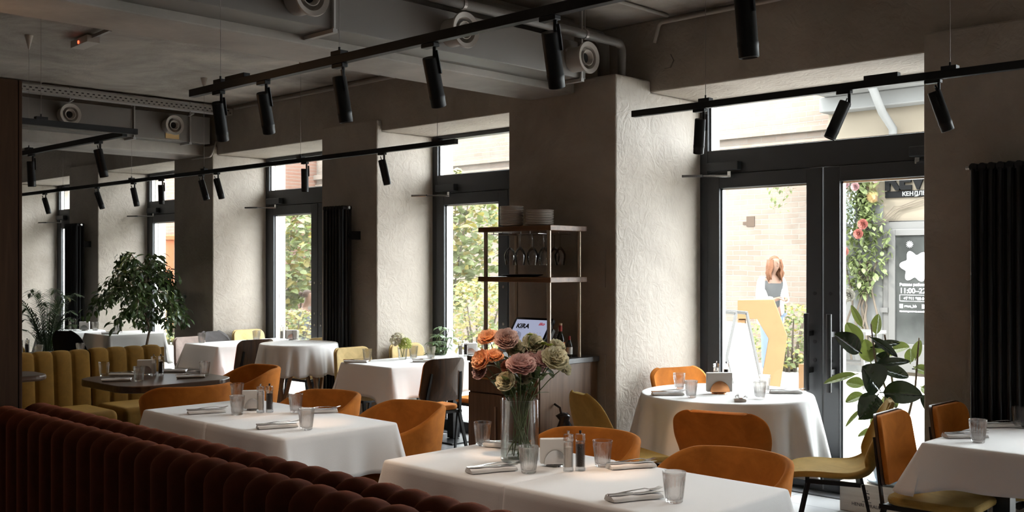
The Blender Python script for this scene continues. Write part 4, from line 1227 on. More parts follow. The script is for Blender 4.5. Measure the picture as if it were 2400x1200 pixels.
def fork_mesh():
    t = thing('fork', 'x', 'fork')
    b = MB(); strip(b, [(-.10, .006, .002), (-.098, .0095, .002), (-.08, .0085, .003), (-.03, .0035, .008), (.03, .003, .010), (.045, .006, .007), (.055, .0115, .004), (.062, .0125, .003)], .0022)
    b.build('handle', M['steel'], t, smooth=True, angle=50)
    q = MB()
    for k in range(4):
        y = -.0108 + .0072 * k
        q.add([(.062, y - .0018, .003), (.062, y + .0018, .003), (.062, y + .0018, .0052), (.062, y - .0018, .0052), (.085, y - .0014, .0035), (.085, y + .0014, .0035), (.085, y + .0014, .0055), (.085, y - .0014, .0055), (.105, y - .0005, .010), (.105, y + .0005, .010), (.105, y + .0005, .011), (.105, y - .0005, .011)],
              [(3, 2, 1, 0)] + [(i, (i + 1) % 4, 4 + (i + 1) % 4, 4 + i) for i in range(4)] + [(4 + i, 4 + (i + 1) % 4, 8 + (i + 1) % 4, 8 + i) for i in range(4)] + [(8, 9, 10, 11)])
    q.build('tines', M['steel'], t, smooth=True, angle=50)
    return t
def knife_mesh():
    t = thing('knife', 'x', 'knife')
    b = MB(); strip(b, [(-.11, .005, .001), (-.108, .009, .001), (-.08, .0085, .001), (-.01, .0058, .001)], .005)
    b.build('handle', M['steel'], t, smooth=True, angle=50)
    q = MB(); strip(q, [(-.01, .0055, .003), (.0, .008, .003), (.06, .0095, .003), (.09, .008, .003), (.108, .001, .003)], .0014)
    q.build('blade', M['steel'], t, smooth=True, angle=50)
    return t
NA = Stamp(napkin_mesh()); tag(NA.root, 'x', 'napkin'); FO = Stamp(fork_mesh()); KN = Stamp(knife_mesh())
def setting(x, y, z, rz, where):
    NA.put((x, y, z), rz, 'folded white napkin ' + where, 'folded napkins')
    c, s = math.cos(rz), math.sin(rz)
    top = z + .0215
    FO.put((x - .010 * s + .02 * c, y + .010 * c + .02 * s, top), rz + R(7), 'steel fork resting on the napkin ' + where, 'forks on napkins')
    KN.put((x + .014 * s, y - .014 * c, top), rz - R(5), 'steel knife resting on the napkin ' + where, 'knives on napkins')
for x, y, z, a, wq in [
    (-3.345, 3.40, TZ, 20, 'behind the flower vase'),
    (-3.00, 2.965, TZ, 68, 'before the flower vase at the bench side'),
    (-2.64, 3.425, TZ, 62, 'beyond the grinders on the vase table'),
    (-2.275, 2.97, TZ, 66, 'beside the lone tumbler on the vase table'),
    (-5.345, 3.00, TZ, 68, 'at the post end of the bench row table'),
    (-4.600, 2.985, TZ, 68, 'beside the seam end tumbler of the bench row table'),
    (-4.90, 3.46, TZ, 60, 'on the chair side of the bench row'),
    (-7.345, 3.40, .751, 60, 'in front on the dark oak table'),
    (-7.66, 3.60, .751, 40, 'at the sofa side of the dark oak table'),
    (-7.16, 3.89, .751, 62, 'before the tub chair on the dark oak table'),
    (-7.64, 4.00, .751, 50, 'at the far corner of the dark oak table'),
    (-7.19, 5.46, TZ, 40, 'at the chair end of the hydrangea table'),
    (-6.80, 5.90, TZ, 50, 'before the walnut chair on the hydrangea table'),
    (-9.86, 6.14, TZ, 50, 'in the middle of the window bay table'),
    (-12.30, 5.62, TZ, 50, 'on the small grey table behind the fig tree'),
    (-3.94, 5.50, TZ, 48, 'at the reveal side of the round door table'),
    (-3.47, 5.62, TZ, 120, 'at the camera side of the round door table'),
    (-3.44, 6.12, TZ, 40, 'at the pane side of the round door table'),
    (-1.93, 5.16, TZ, 46, 'under the tumbler of the radiator table'),
    (-1.93, 5.62, TZ, 46, 'before the second amber chair on the radiator table')]:
    setting(x, y, z, R(a), wq)

# ---------------------------------------------------------------- vase and lisianthus
VX, VY = -3.090, 3.225
t = thing('glass_vase', 'tall clear glass cylinder vase holding the lisianthus bouquet', 'vase', (VX, VY, TZ))
MB().lathe([(0, 0), (.080, 0), (.083, .004), (.083, .262), (.0815, .264), (.080, .262), (.080, .014), (0, .012)], n=56).build('vase_wall', M['vaseglass'], t, smooth=True, angle=40)
MB().lathe([(0, .0145), (.0790, .0145), (.0790, .095), (0, .095)], n=56).build('water', M['water'], t, smooth=True, angle=40)

def bloom_mesh(seed, r=.038, layers=6, hgt=.8):
    rnd = random.Random(seed); b = MB(); b.open = True
    for L in range(layers):
        f = L / (layers - 1); npet = 5 + int(f * 3)
        for k in range(npet):
            a0 = 2 * PI * (k + .5 * (L % 2)) / npet + rnd.uniform(-.2, .2)
            tilt = (.15 + 1.25 * f) + rnd.uniform(-.12, .12); ln = r * (.62 + .5 * f) * rnd.uniform(.9, 1.1); wd = r * (.48 + .42 * f)
            ph = rnd.uniform(0, 6)
            def fn(u, v, a0=a0, tilt=tilt, ln=ln, wd=wd, ph=ph, f=f):
                s = v; q = 2 * u - 1
                se = s * (1 - .30 * q * q * s)
                rr = ln * (math.sin(tilt) * se * (1.0 - .12 * se) + .06)
                zz = ln * (math.cos(tilt) * se + .18 * se * se)
                fr = s ** 2.5 * r * .085 * (math.sin(q * 8 + ph) + .55 * math.sin(q * 17 + ph * 2))
                w_ = wd * (.30 + .70 * math.sin(min(1, s * .95) * PI * .60))
                x = rr + fr * math.cos(tilt); y = q * w_; z = zz + fr * math.sin(tilt)
                x -= q * q * wd * .35 * math.cos(tilt * .5) * (1 - s * .4); z += q * q * wd * .18
                ct, st = math.cos(a0), math.sin(a0)
                return (x * ct - y * st, x * st + y * ct, z - r * .25)
            b.grid(fn, 15, 8)
    return b.mesh('bloom', [M['petal_pink']], True)
BLO = [bloom_mesh(11), bloom_mesh(23), bloom_mesh(37)]
def leaf_blade(b, base, tip, w, curve=.15, n=7, up=(0, 0, 1), fold=.15):
    base, tip = Vector(base), Vector(tip); d = tip - base; L = d.length; d.normalize()
    upv = Vector(up); s = d.cross(upv)
    if s.length < 1e-3: s = Vector((1, 0, 0))
    s.normalize(); nn = s.cross(d).normalized()
    vs = []; fs = []
    for i in range(n):
        t = i / (n - 1); p = base + d * L * t + nn * (curve * L * math.sin(PI * t)) ; ww = w * math.sin(PI * min(1, t * .94 + .03)) ** .8
        vs += [p + s * ww + nn * ww * fold, p, p - s * ww + nn * ww * fold]
    for i in range(n - 1):
        o = i * 3; fs += [(o, o + 1, o + 4, o + 3), (o + 1, o + 2, o + 5, o + 4)]
    return b.add(vs, fs)
random.seed(77)
# heads: offset to the camera's right, offset away, height above the cloth, petal colour, size, facing right, words
HEADS = [
    (-.135, .03, .525, 'petal_peach', 1.25, -.3, 'peach bloom standing highest at the window side of the bouquet'),
    (-.060, .00, .520, 'petal_dusty', 1.35, .0, 'dusty pink bloom standing highest beside the peach one'),
    (-.165, -.02, .435, 'petal_peach', 1.25, -.8, 'peach bloom with an open throat on the window side'),
    (-.110, -.03, .450, 'petal_peach', 1.10, .0, 'yellow peach bloom under the tall peach one'),
    (-.170, -.01, .385, 'petal_pink', 1.00, -.9, 'drooping pink bloom lowest at the window side'),
    (-.020, .03, .480, 'petal_white', 1.10, .2, 'cream bloom behind the central pink one'),
    (.060, .04, .500, 'petal_white', 1.30, .3, 'cream white bloom below the till screen'),
    (.025, .06, .470, 'petal_coral', .85, .1, 'coral bud bloom in the centre of the bouquet'),
    (.005, -.07, .415, 'petal_pink', 1.65, .1, 'largest pink bloom facing the camera'),
    (.055, -.01, .425, 'petal_pink', 1.25, .6, 'pale pink bloom tucked beside the largest one'),
    (-.060, -.06, .345, 'petal_white', 1.10, -.4, 'cream bloom with a pink underside low in front'),
    (-.050, .05, .400, 'petal_coral', .9, -.3, 'coral bloom glowing between the stems'),
    (.020, .00, .355, 'petal_white', .9, .0, 'small cream bloom under the largest pink one'),
    (.110, -.01, .435, 'petal_pink', 1.15, .4, 'blush bloom before the bronze shelf tube'),
    (.150, -.03, .440, 'petal_white', 1.55, .5, 'largest cream rosette on the cabinet side'),
    (.165, .03, .490, 'petal_white', .95, .6, 'cream bloom highest on the cabinet side'),
    (.190, .00, .400, 'petal_white', 1.05, 1.1, 'cream bloom turned sideways at the outer cabinet side'),
    (.085, .05, .395, 'petal_pink', .8, .5, 'pink bloom half hidden among the leaves'),
    (.105, .02, .500, 'petal_green', .42, .3, 'closed green bud beside the tallest cream bloom'),
    (.130, .00, .495, 'petal_green', .42, .4, 'closed green bud on a bent stem over the rosette'),
    (.045, .01, .540, 'petal_green', .30, .1, 'tiny green bud standing above the others')]
Rt = Vector((.717, .697, 0)); Aw = Vector((-.697, .717, 0))
for i, (rx, aw, hz, pm, sz, face, words_) in enumerate(HEADS):
    t = thing('lisianthus', words_, 'flower', (VX, VY, TZ), group='lisianthus flowers in the tall vase')
    head = Rt * rx + Aw * aw + Vector((0, 0, hz))
    a = random.uniform(0, 6.28); q = .052 * math.sqrt(random.random())
    foot = Vector((math.cos(a) * q, math.sin(a) * q, .02)) - Rt * rx * .15
    neck = Rt * rx * .30 + Aw * aw * .3 + Vector((0, 0, .262)); 
    if neck.xy.length > .06: neck.xy = neck.xy.normalized() * .06
    pts = []
    for k in range(9):
        u = k / 8; pts.append(foot * (1 - u) ** 2 + neck * 2 * u * (1 - u) * 1.15 + head * u * u if False else (foot.lerp(neck, u / .5) if u < .5 else neck.lerp(head, ((u - .5) / .5)) + Vector((0, 0, .01 * math.sin(PI * (u - .5) / .5)))))
    st = MB().tube(pts, [.0026] * 5 + [.0022] * 4, 6); st.build('flower_stem', M['stem'], t, smooth=True)
    me = BLO[i % 3].copy(); me.materials.clear(); me.materials.append(M[pm])
    bo = bpy.data.objects.new('bloom', me); C.objects.link(bo); bo.parent = t
    bo.location = head; bo.scale = (sz, sz, sz * .9)
    nrm = (Rt * face * .7 - Aw * random.uniform(.35, .8) + Vector((0, 0, random.uniform(.35, .8)))).normalized()
    if 'green bud' in words_: nrm = Vector((0, 0, 1))
    bo.rotation_mode = 'QUATERNION'; bo.rotation_quaternion = nrm.to_track_quat('Z', 'Y')
    lb = MB(); lb.open = True
    for k in range(3):
        u = random.uniform(.5, .9); p = neck.lerp(head, (u - .5) / .5)
        an = random.uniform(0, 6.28); dd = Vector((math.cos(an), math.sin(an), random.uniform(.1, .9))) * random.uniform(.05, .085)
        leaf_blade(lb, p, p + dd, random.uniform(.011, .018), .12)
    lb.build('stem_leaves', M['flower_leaf'], t, smooth=True)

# small vase with hydrangea heads
t = thing('glass_vase', 'small clear vase with the hydrangea heads on the window table', 'vase', (-7.13, 5.93, TZ))
MB().lathe([(0, 0), (.030, 0), (.036, .01), (.046, .11), (.044, .11), (.034, .014), (0, .01)], n=32).build('vase_wall', M['vaseglass'], t, smooth=True, angle=40)
def hydrangea(pos, r, mat, label, seed):
    rnd = random.Random(seed); t = thing('hydrangea', label, 'flower', (-7.13, 5.93, TZ), group='hydrangea heads')
    MB().tube([(0, 0, .02), Vector(pos) * .4 + Vector((0, 0, .02)), pos], .003, 6).build('flower_stem', M['stem'], t)
    b = MB(); b.open = True
    for _ in range(170):
        z = rnd.uniform(-.6, 1); a = rnd.uniform(0, 6.28); q = math.sqrt(1 - z * z); n = Vector((q * math.cos(a), q * math.sin(a), z))
        c = Vector(pos) + n * r * rnd.uniform(.85, 1.05); u = n.orthogonal().normalized(); v = n.cross(u); s = r * .17
        for k in range(4):
            w = 1.57 * k + a; d = (u * math.cos(w) + v * math.sin(w)); e = (u * math.cos(w + .7) + v * math.sin(w + .7)); g = (u * math.cos(w - .7) + v * math.sin(w - .7))
            b.add([c, c + g * s * .8 + n * .002, c + d * s * 1.2 + n * .004, c + e * s * .8 + n * .002], [(0, 1, 2, 3)])
    b.build('flower_head', M[mat], t)
    return t
hydrangea((.025, .01, .135), .058, 'petal_green', 'lime green hydrangea head in the small vase', 1)
hydrangea((-.05, -.01, .165), .070, 'petal_white', 'white hydrangea head behind the lime green one', 2)

# ---------------------------------------------------------------- service cabinet with shelf unit
t = thing('service_cabinet', 'walnut service cabinet with a stone top under the bronze shelf frame', 'cabinet', (-4.99, 5.36, 0))
MB().box(-.35, -.30, .06, .33, .30, .92).build('body', M['cabinet'], t, bevel=.002)
MB().box(-.365, -.315, .92, .345, .305, .955).build('stone_top', M['stone'], t, bevel=.003)
MB().box(-.32, -.27, 0, .30, .27, .06).build('plinth', M['black'], t)
for x0, x1, z0, z1, nm in ((-.345, -.01, .08, .70, 'door'), (.0, .325, .08, .70, 'door'), (-.345, -.01, .71, .91, 'drawer'), (.0, .325, .71, .91, 'drawer')):
    d = MB().box(x0, -.318, z0, x1, -.302, z1).build(nm, M['cabinet'], t, bevel=.002)
    hx = x1 - .05 if x0 < -.1 else x0 + .05
    if nm == 'door': MB().bar((hx, -.330, .30), (hx, -.330, .62), .012, .012).bar((hx, -.318, .32), (hx, -.33, .32), .01).bar((hx, -.318, .6), (hx, -.33, .6), .01).build('handle', M['brass'], d)
    else: MB().bar(((x0 + x1) / 2 - .06, -.330, .81), ((x0 + x1) / 2 + .06, -.330, .81), .012).build('handle', M['brass'], d)
t = thing('shelf_unit', 'open shelf frame of bronze tubes with two walnut shelves and hanging glasses', 'shelf', (-5.02, 5.37, .955))
for z in (.525, .880):
    MB().box(-.36, -.19, z, .345, .195, z + .036).build('shelf_board', M['shelfwood'], t, bevel=.003)
for x in (-.315, .300):
    for y in (-.155, .160):
        MB().cyl((x, y, 0), (x, y, .525), .0145, 18).cyl((x, y, .561), (x, y, .880), .0145, 18).build('post_tube', M['brass'], t, smooth=True, angle=40)
rk = MB()
for x in (-.24, -.15, -.06, .03, .12, .21):
    rk.tube([(x, -.17, .862), (x, .17, .862)], .003, 8)
    for y in (-.15, .15): rk.cyl((x, y, .862), (x, y, .880), .003, 8)
rk.build('glass_rack', M['chrome'], t)
# hanging wine glasses (upside down)
def wine():
    b = MB()
    b.lathe([(0, 0), (.036, -.001), (.036, -.003), (.006, -.008), (.0035, -.02), (.0035, -.085), (.008, -.095), (.028, -.118), (.040, -.145), (.041, -.165), (.036, -.195), (.031, -.222), (.0302, -.222), (.0352, -.195), (.040, -.165), (.039, -.145), (.027, -.120), (.007, -.098), (0, -.096)], n=40)
    return b.build('wine_glass', M['thin'], smooth=True, angle=60)
WG_ = Stamp(wine()); tag(WG_.root, 'x', 'wine glass')
for x, y, lab in ((-5.115, 5.24, 'wine glass hanging first in the rack, at the window end'), (-5.115, 5.34, 'wine glass hanging behind the first at the window end'), (-5.025, 5.25, 'wine glass hanging second along the rack front'), (-5.025, 5.38, 'wine glass hanging behind the second along the rack'),
                  (-4.935, 5.28, 'wine glass hanging third along the rack front'), (-4.935, 5.42, 'wine glass hanging deep behind the third of the rack'), (-4.845, 5.30, 'wine glass hanging just before the corner tube'), (-4.845, 5.47, 'wine glass hanging alone between the corner tube and the pillar'), (-4.935, 5.51, 'wine glass hanging deepest in the rack')):
    WG_.put((x, y, 1.821), 0, lab, 'wine glasses hanging in the rack')
def plate_mesh(r):
    return MB().lathe([(0, 0), (r * .62, 0), (r * .66, .002), (r * .98, .012), (r, .014), (r * .985, .0165), (r * .66, .006), (0, .004)], n=48).build('plate', M['plate'], smooth=True, angle=50)
PL = Stamp(plate_mesh(.086)); tag(PL.root, 'x', 'plate')
ords = ['lowest', 'second', 'third', 'fourth', 'fifth', 'sixth', 'seventh', 'eighth', 'ninth', 'tenth', 'eleventh', 'twelfth', 'top']
for i in range(13): PL.put((-5.105 + .0015 * math.sin(i * 2.1), 5.245, 1.872 + i * .0105), i, '%s plate from below in the taller white stack' % ords[i] if i < 12 else 'top plate of the taller white stack', 'plates in the taller stack')
PB = Stamp(plate_mesh(.100)); tag(PB.root, 'x', 'plate')
for i in range(9): PB.put((-4.895 + .0015 * math.sin(i * 1.7), 5.31, 1.872 + i * .0118), i, ('%s plate from below in the lower wider stack' % ords[i]) if i < 8 else 'top plate of the lower wider stack', 'plates in the lower stack')
tag(MB().lathe([(0, 0), (.11, 0), (.15, .012), (.148, .016), (.11, .005), (0, .005)], n=48, rf=None).build('serving_tray', M['black'], smooth=True, angle=40, loc=(-5.08, 5.33, 1.517)), 'round black serving tray lying on the lower walnut shelf', 'tray')

# till screen
t = thing('till_screen', 'tilted black till screen lit on the cabinet top', 'till', (-4.97, 5.27, .957))
t.rotation_euler = (0, 0, R(6))
mt = Matrix.Translation((0, 0, .165)) @ Matrix.Rotation(R(-38), 4, 'X') @ Matrix.Rotation(R(90), 4, 'X')
body = MB().prism(rrect(.335, .265, .012), -.03, 0).build('screen_housing', M['black'], t, bevel=.002)
body.matrix_local = mt
MB().prism(rrect(.295, .225, .002), .0003, .0016).build('display', M['screen'], body)
lettering('KIRA', .052, (-.125, .040, .0022), (0, 0, 0), M['screen_dark'], body, .0003, bold=.0022)
lettering('RESTAURANT', .010, (-.108, .026, .0022), (0, 0, 0), M['screen_grey'], body, .0003)
lettering('iiko', .034, (.062, .068, .0022), (0, 0, 0), M['screen_red'], body, .0003, bold=.0012, shear=.25)
MB().prism([(.07 * 0 - .072 + .026 * math.cos(R(a)), -.045 + .050 * math.sin(R(a))) for a in range(0, 360, 15)], .0018, .0021).build('logo_shape', M['screen_grey'], body)
fl = MB()
fl.tube([(-.112, .003, .003), (-.098, .012, .003), (-.080, .008, .003), (-.083, -.018, .003), (-.090, -.038, .003), (-.078, -.045, .003)], .0012, 6)
fl.tube([(-.105, -.012, .003), (-.096, -.006, .003), (-.088, -.012, .003), (-.105, -.012, .003)], .001, 6)
fl.tube([(-.108, -.072, .003), (-.096, -.064, .003), (-.080, -.068, .003)], .0012, 6)
fl.tube([(-.108, -.080, .003), (-.095, -.086, .003), (-.080, -.078, .003)], .0012, 6)
fl.build('logo_face', M['screen_dark'], body)
kp = MB()
for i in range(3):
    for j in range(4): kp.prism([(.055 + i * .026 + q[0] * .003, -.075 + j * .026 + q[1] * .003) for q in ((-1, -1), (1, -1), (1, 1), (-1, 1))], .0018, .0021)
kp.prism([(.03, -.110), (.12, -.110), (.12, -.098), (.03, -.098)], .0018, .0021)
kp.build('keypad_marks', M['screen_grey'], body)
MB().box(.17, -.06, -.05, .185, .06, -.02).build('card_reader', M['greyframe'], body, bevel=.003)
MB().bar((0, .03, .01), (0, .075, .17), .12, .03).box(-.11, -.06, 0, .11, .10, .014).build('stand', M['black'], t, bevel=.004)
# bottles beside it
def bottle(label, x, y, h, r, cap, lab, fill='bottle_glass'):
    t = thing('bottle', label, 'bottle', (x, y, .957), group='bottles on the cabinet top')
    k = h / .235
    MB().lathe([(0, 0), (r * .95, 0), (r, .006), (r, .125 * k), (r * .85, .145 * k), (r * .38, .175 * k), (r * .33, .20 * k), (r * .33, .215 * k), (0, .216 * k)], n=32).build('bottle_body', M[fill], t, smooth=True, angle=50)
    MB().lathe([(0, .18 * k), (r * .40, .18 * k), (r * .42, .205 * k), (r * .40, .222 * k), (0, .222 * k)], n=24).build('cap', M[cap], t, smooth=True, angle=50)
    if lab: MB().lathe([(r * 1.01, .03 * k), (r * 1.03, .03 * k), (r * 1.03, .105 * k), (r * 1.01, .105 * k)], n=32, close=True).build('paper_label', M[lab], t, smooth=True, angle=50)
    return t
b_ = bottle('chilli sauce bottle with red wax neck and orange label', -4.775, 5.395, .235, .031, 'red_cap', 'orange_label')
MB().lathe([(0, .2225), (.012, .2225), (.013, .236), (0, .238)], n=20).build('cork', M['cork'], b_)
bottle('small dark sauce bottle with a red cap and white label', -4.745, 5.455, .155, .022, 'red_cap', 'paper')
bottle('clear oil cruet behind the chilli sauce bottle', -4.835, 5.45, .215, .020, 'steel', None, 'thin')
bottle('short vinegar cruet at the back of the cabinet top', -4.90, 5.50, .16, .022, 'steel', None, 'thin')
# black bag hanging at the cabinet side
b = MB(); rnd = random.Random(4)
b.lathe([(0, 0), (.05, .01), (.075, .06), (.06, .13), (.03, .19), (.045, .22), (.02, .24), (0, .235)], n=18, rf=lambda r, z, th: r * (1 + .22 * math.sin(3 * th + z * 40) + .1 * math.sin(7 * th)))
bag = b.build('plastic_bag', M['black_bag'], smooth=True, loc=(-4.568, 5.20, .37))
tag(bag, 'crumpled shiny black bag hanging at the cabinet side behind the mustard chair', 'bag')
MB().tube([(-.02, 0, .20), (-.04, 0, .27), (-.088, 0, .29)], .008, 8).build('bag_strap', M['black_bag'], bag)
# ---------------------------------------------------------------- plants inside
def rubber_leaf(parent, base, tip, w, up, curl=.12, mat='rubber_leaf'):
    b = MB(); b.open = True
    base, tip = Vector(base), Vector(tip); d = tip - base; L = d.length; d.normalize(); upv = Vector(up)
    s = d.cross(upv).normalized(); nn = s.cross(d).normalized(); n = 12; k = 7
    def fn(u, v):
        q = 2 * u - 1; t = v
        if t < .10: ww = .004
        else:
            q_ = (t - .10) / .90; ww = w * (math.sin(PI * q_ ** .85) ** .62) * (1 - .1 * q_) + .0015
        p = base + d * L * t + nn * (curl * L * math.sin(PI * t * .9)) - nn * (curl * .6 * L * t * t)
        return p + s * q * ww + nn * (abs(q) * ww * .28 + .0022 * math.sin(t * 46 - abs(q) * 6) * (1 - abs(q)) * (1 if .12 < t < .9 else 0) - .004 * math.exp(-(q * 7) ** 2))
    b.grid(fn, k * 2 + 1, n * 2)
    o = b.build('leaf', M[mat], parent, smooth=True)
    return o
PX, PY = -2.90, 6.47
t = thing('wooden_crate', 'pale wooden wine crate standing on the floor at the glass door', 'crate', (PX + .02, PY + .035, 0))
MB().box(-.29, -.17, 0, .27, .15, .19).build('crate_body', M['crate'], t, bevel=.003)
gm = M['greyframe']
lettering('G', .062, (-.105, -.1715, .095), (R(90), 0, 0), gm, t, .0006, 'CENTER')
lettering('..', .05, (-.105, -.1715, .147), (R(90), 0, 0), gm, t, .0006, 'CENTER')
lettering('CHAMPAGNE', .010, (-.105, -.1715, .075), (R(90), 0, 0), gm, t, .0006, 'CENTER')
lettering('HENRI GIRAUD', .030, (-.105, -.1715, .045), (R(90), 0, 0), gm, t, .0006, 'CENTER')
t = thing('rubber_plant', 'broad leaved rubber plant in a blue white pot on the crate by the glass door', 'plant', (PX, PY, .192))
MB().lathe([(0, 0), (.115, 0), (.135, .016), (.132, .022), (.11, .01), (0, .01)], n=40).build('saucer', M['blue_white'], t, smooth=True, angle=40)
MB().lathe([(0, .011), (.075, .011), (.085, .03), (.115, .13), (.125, .20), (.13, .215), (.12, .215), (.105, .13), (0, .12)], n=44).build('pot', M['blue_white'], t, smooth=True, angle=50)
MB().lathe([(0, .175), (.11, .178)], n=30).build('soil', M['soil'], t)
def W(px, aw, z):       # offsets along the picture plane and away from it, heights above the crate
    return Rt * px + Aw * aw + Vector((0, 0, z - .192))
for pts in ([W(0, 0, .38), W(-.03, 0, .62), W(-.02, 0, .80), W(-.09, 0, 1.00), W(-.115, 0, 1.22)], [W(.02, .02, .38), W(.06, .03, .65), W(.02, .02, .92), W(-.02, .02, 1.15)], [W(.03, 0, .38), W(.12, 0, .60), W(.17, 0, .80), W(.185, 0, 1.00), W(.195, 0, 1.13)]):
    MB().tube(pts, [.010, .009, .007, .006, .004][:len(pts)], 10).build('plant_stem', M['bark'], t, smooth=True)
def PXZ(px, py): return ((px - 2045) * 6.75 / 2419, 1.6 - (py - 621) * 6.75 / 2419)
random.seed(9)
LV = [  # base pixel, tip pixel, half width m, leaf face: 1 dark top to the camera, -1 pale backlit underside, depth shift
    (1985, 768, 1958, 714, .020, -1, 0), (1984, 812, 1950, 755, .048, -1, .03), (1982, 826, 1918, 780, .062, 1, -.02), (2016, 785, 2025, 735, .034, -1, .03),
    (2005, 850, 1992, 793, .050, -1, .02), (1996, 820, 2060, 832, .045, -1, .05), (1998, 786, 2062, 833, .026, 1, -.03), (2050, 818, 2098, 812, .040, -1, .04),
    (2003, 812, 2075, 800, .024, 1, .02), (2008, 850, 2092, 843, .026, 1, -.02), (2018, 858, 2092, 880, .042, 1, .0), (2022, 912, 1972, 852, .100, 1, -.10), (2020, 915, 2112, 918, .072, 1, -.08),
    (2018, 917, 1966, 972, .075, 1, -.10), (1974, 872, 1890, 893, .030, -1, -.04), (1990, 900, 1946, 892, .042, -1, 0), (1992, 920, 1948, 940, .038, -1, .03), (1985, 952, 1945, 995, .016, -1, 0),
    (2020, 960, 1976, 980, .032, -1, .02), (2022, 946, 2052, 966, .04, 1, -.04), (2030, 925, 2068, 950, .055, -1, .02), (2020, 1000, 1978, 1020, .024, -1, .04), (2024, 968, 2012, 1000, .03, -1, .04),
    (2106, 842, 2118, 795, .032, -1, 0), (2100, 856, 2142, 872, .032, -1, -.02), (2100, 862, 2180, 866, .018, 1, .04), (2118, 902, 2164, 925, .036, -1, .03), (2112, 916, 2160, 985, .042, 1, -.02), (2140, 960, 2158, 988, .02, -1, 0), (2096, 850, 2098, 815, .03, -1, .03), (2040, 850, 2020, 830, .06, 1, .03)]
for bx, by, tx, ty, hw, fc, dp in LV:
    a = PXZ(bx, by); b2 = PXZ(tx, ty)
    p0 = W(a[0], dp * .3, a[1]); p1 = W(b2[0], dp, b2[1])
    up = (-Aw * 1.0 + Vector((0, 0, .45 if fc > 0 else -.45))) * (1 if fc > 0 else -1)
    if fc < 0: up = Aw * .9 + Vector((0, 0, .55))
    d = (p1 - p0).normalized()
    rubber_leaf(t, p0, p1, hw * 1.12, up, .06 * (1 if fc > 0 else .5), 'rubber_leaf' if fc > 0 else 'rubber_backlit')

# weeping fig behind the sofa
def branch_tree(parent, seed, base, h, spread, nleaf, lmat, lsize, trunk_r, first=.35):
    rnd = random.Random(seed); tb = MB(); lb = MB(); lb.open = True
    base = Vector(base)
    tips = []
    trunk = [base + Vector((rnd.uniform(-.02, .02) * k, rnd.uniform(-.02, .02) * k, h * k / 6)) for k in range(7)]
    tb.tube(trunk, [trunk_r * (1 - .12 * k) for k in range(7)], 10)
    for i in range(26):
        f = first + (1 - first) * i / 26; p = base + Vector((0, 0, h * f)); k = min(5, int(f * 6)); p = trunk[k].lerp(trunk[k + 1], f * 6 - k)
        a = i * 2.4 + rnd.uniform(-.4, .4); r = spread * (1.05 - .55 * abs(f - .62) / .5) * rnd.uniform(.7, 1.05)
        d = Vector((math.cos(a), math.sin(a), 0))
        pts = [p, p + d * r * .35 + Vector((0, 0, .14)), p + d * r * .75 + Vector((0, 0, .13)), p + d * r + Vector((0, 0, -.02 - rnd.random() * .12))]
        tb.tube(pts, [trunk_r * .38, trunk_r * .26, trunk_r * .16, trunk_r * .06], 6)
        m = nleaf // 26
        for _ in range(m):
            u = rnd.random() ** .6 * 2.99; j = int(u); q = pts[j].lerp(pts[j + 1], u - j)
            q = q + Vector((rnd.gauss(0, .035), rnd.gauss(0, .035), rnd.uniform(-.10, .03)))
            dd = (d * rnd.uniform(-.1, .7) + Vector((rnd.uniform(-.7, .7), rnd.uniform(-.7, .7), rnd.uniform(-1.3, -.1)))).normalized() * lsize * rnd.uniform(.7, 1.2)
            leaf_blade(lb, q, q + dd, lsize * .2, .1, 5, up=(rnd.uniform(-1, 1), rnd.uniform(-1, 1), 1.2))
    tb.build('trunk', M['bark'], parent, smooth=True, angle=60)
    tag(lb.build('foliage', M[lmat], parent, smooth=True), kind='stuff')
t = thing('weeping_fig', 'leafy weeping fig tree in a red patterned pot behind the olive sofa', 'potted tree', (-11.00, 5.45, 0))
MB().lathe([(0, .26), (.12, .26), (.13, .28), (.165, .50), (.175, .53), (.16, .53), (.15, .48), (0, .47)], n=44).build('pot', M['pot_red'], t, smooth=True, angle=50)
fl = MB()
for a0 in (-100, -48, 4):
    for k in range(10):
        w_ = 2 * PI * k / 10; c0 = a0; cz = .41
        for q in (0,):
            def pt(rr, ww): return (R(c0) + rr * math.cos(ww) / .155, cz + rr * math.sin(ww))
            vs = []
            for rr, ww in ((.012, w_), (.045, w_ - .22), (.062, w_), (.045, w_ + .22)):
                th, z = pt(rr, ww); rd = .1365 + (z - .28) * (.0345 / .22) + .0005
                vs.append((rd * math.cos(th), rd * math.sin(th), z))
            fl.add(vs, [(0, 1, 2, 3)])
fl.build('painted_flower', M['pot_flower'], t)
MB().lathe([(0, .505), (.15, .51)], n=30).build('soil', M['soil'], t)
st = MB()
for k in range(3):
    a = 2 * PI * k / 3; st.bar((.10 * math.cos(a), .10 * math.sin(a), .26), (.15 * math.cos(a), .15 * math.sin(a), 0), .02)
st.lathe([(0, .24), (.13, .24), (.13, .258), (0, .258)], n=24)
st.build('plant_stand', M['black'], t)
branch_tree(t, 42, (0, 0, .50), 1.12, .56, 1750, 'ficus_leaf', .088, .016, .42)

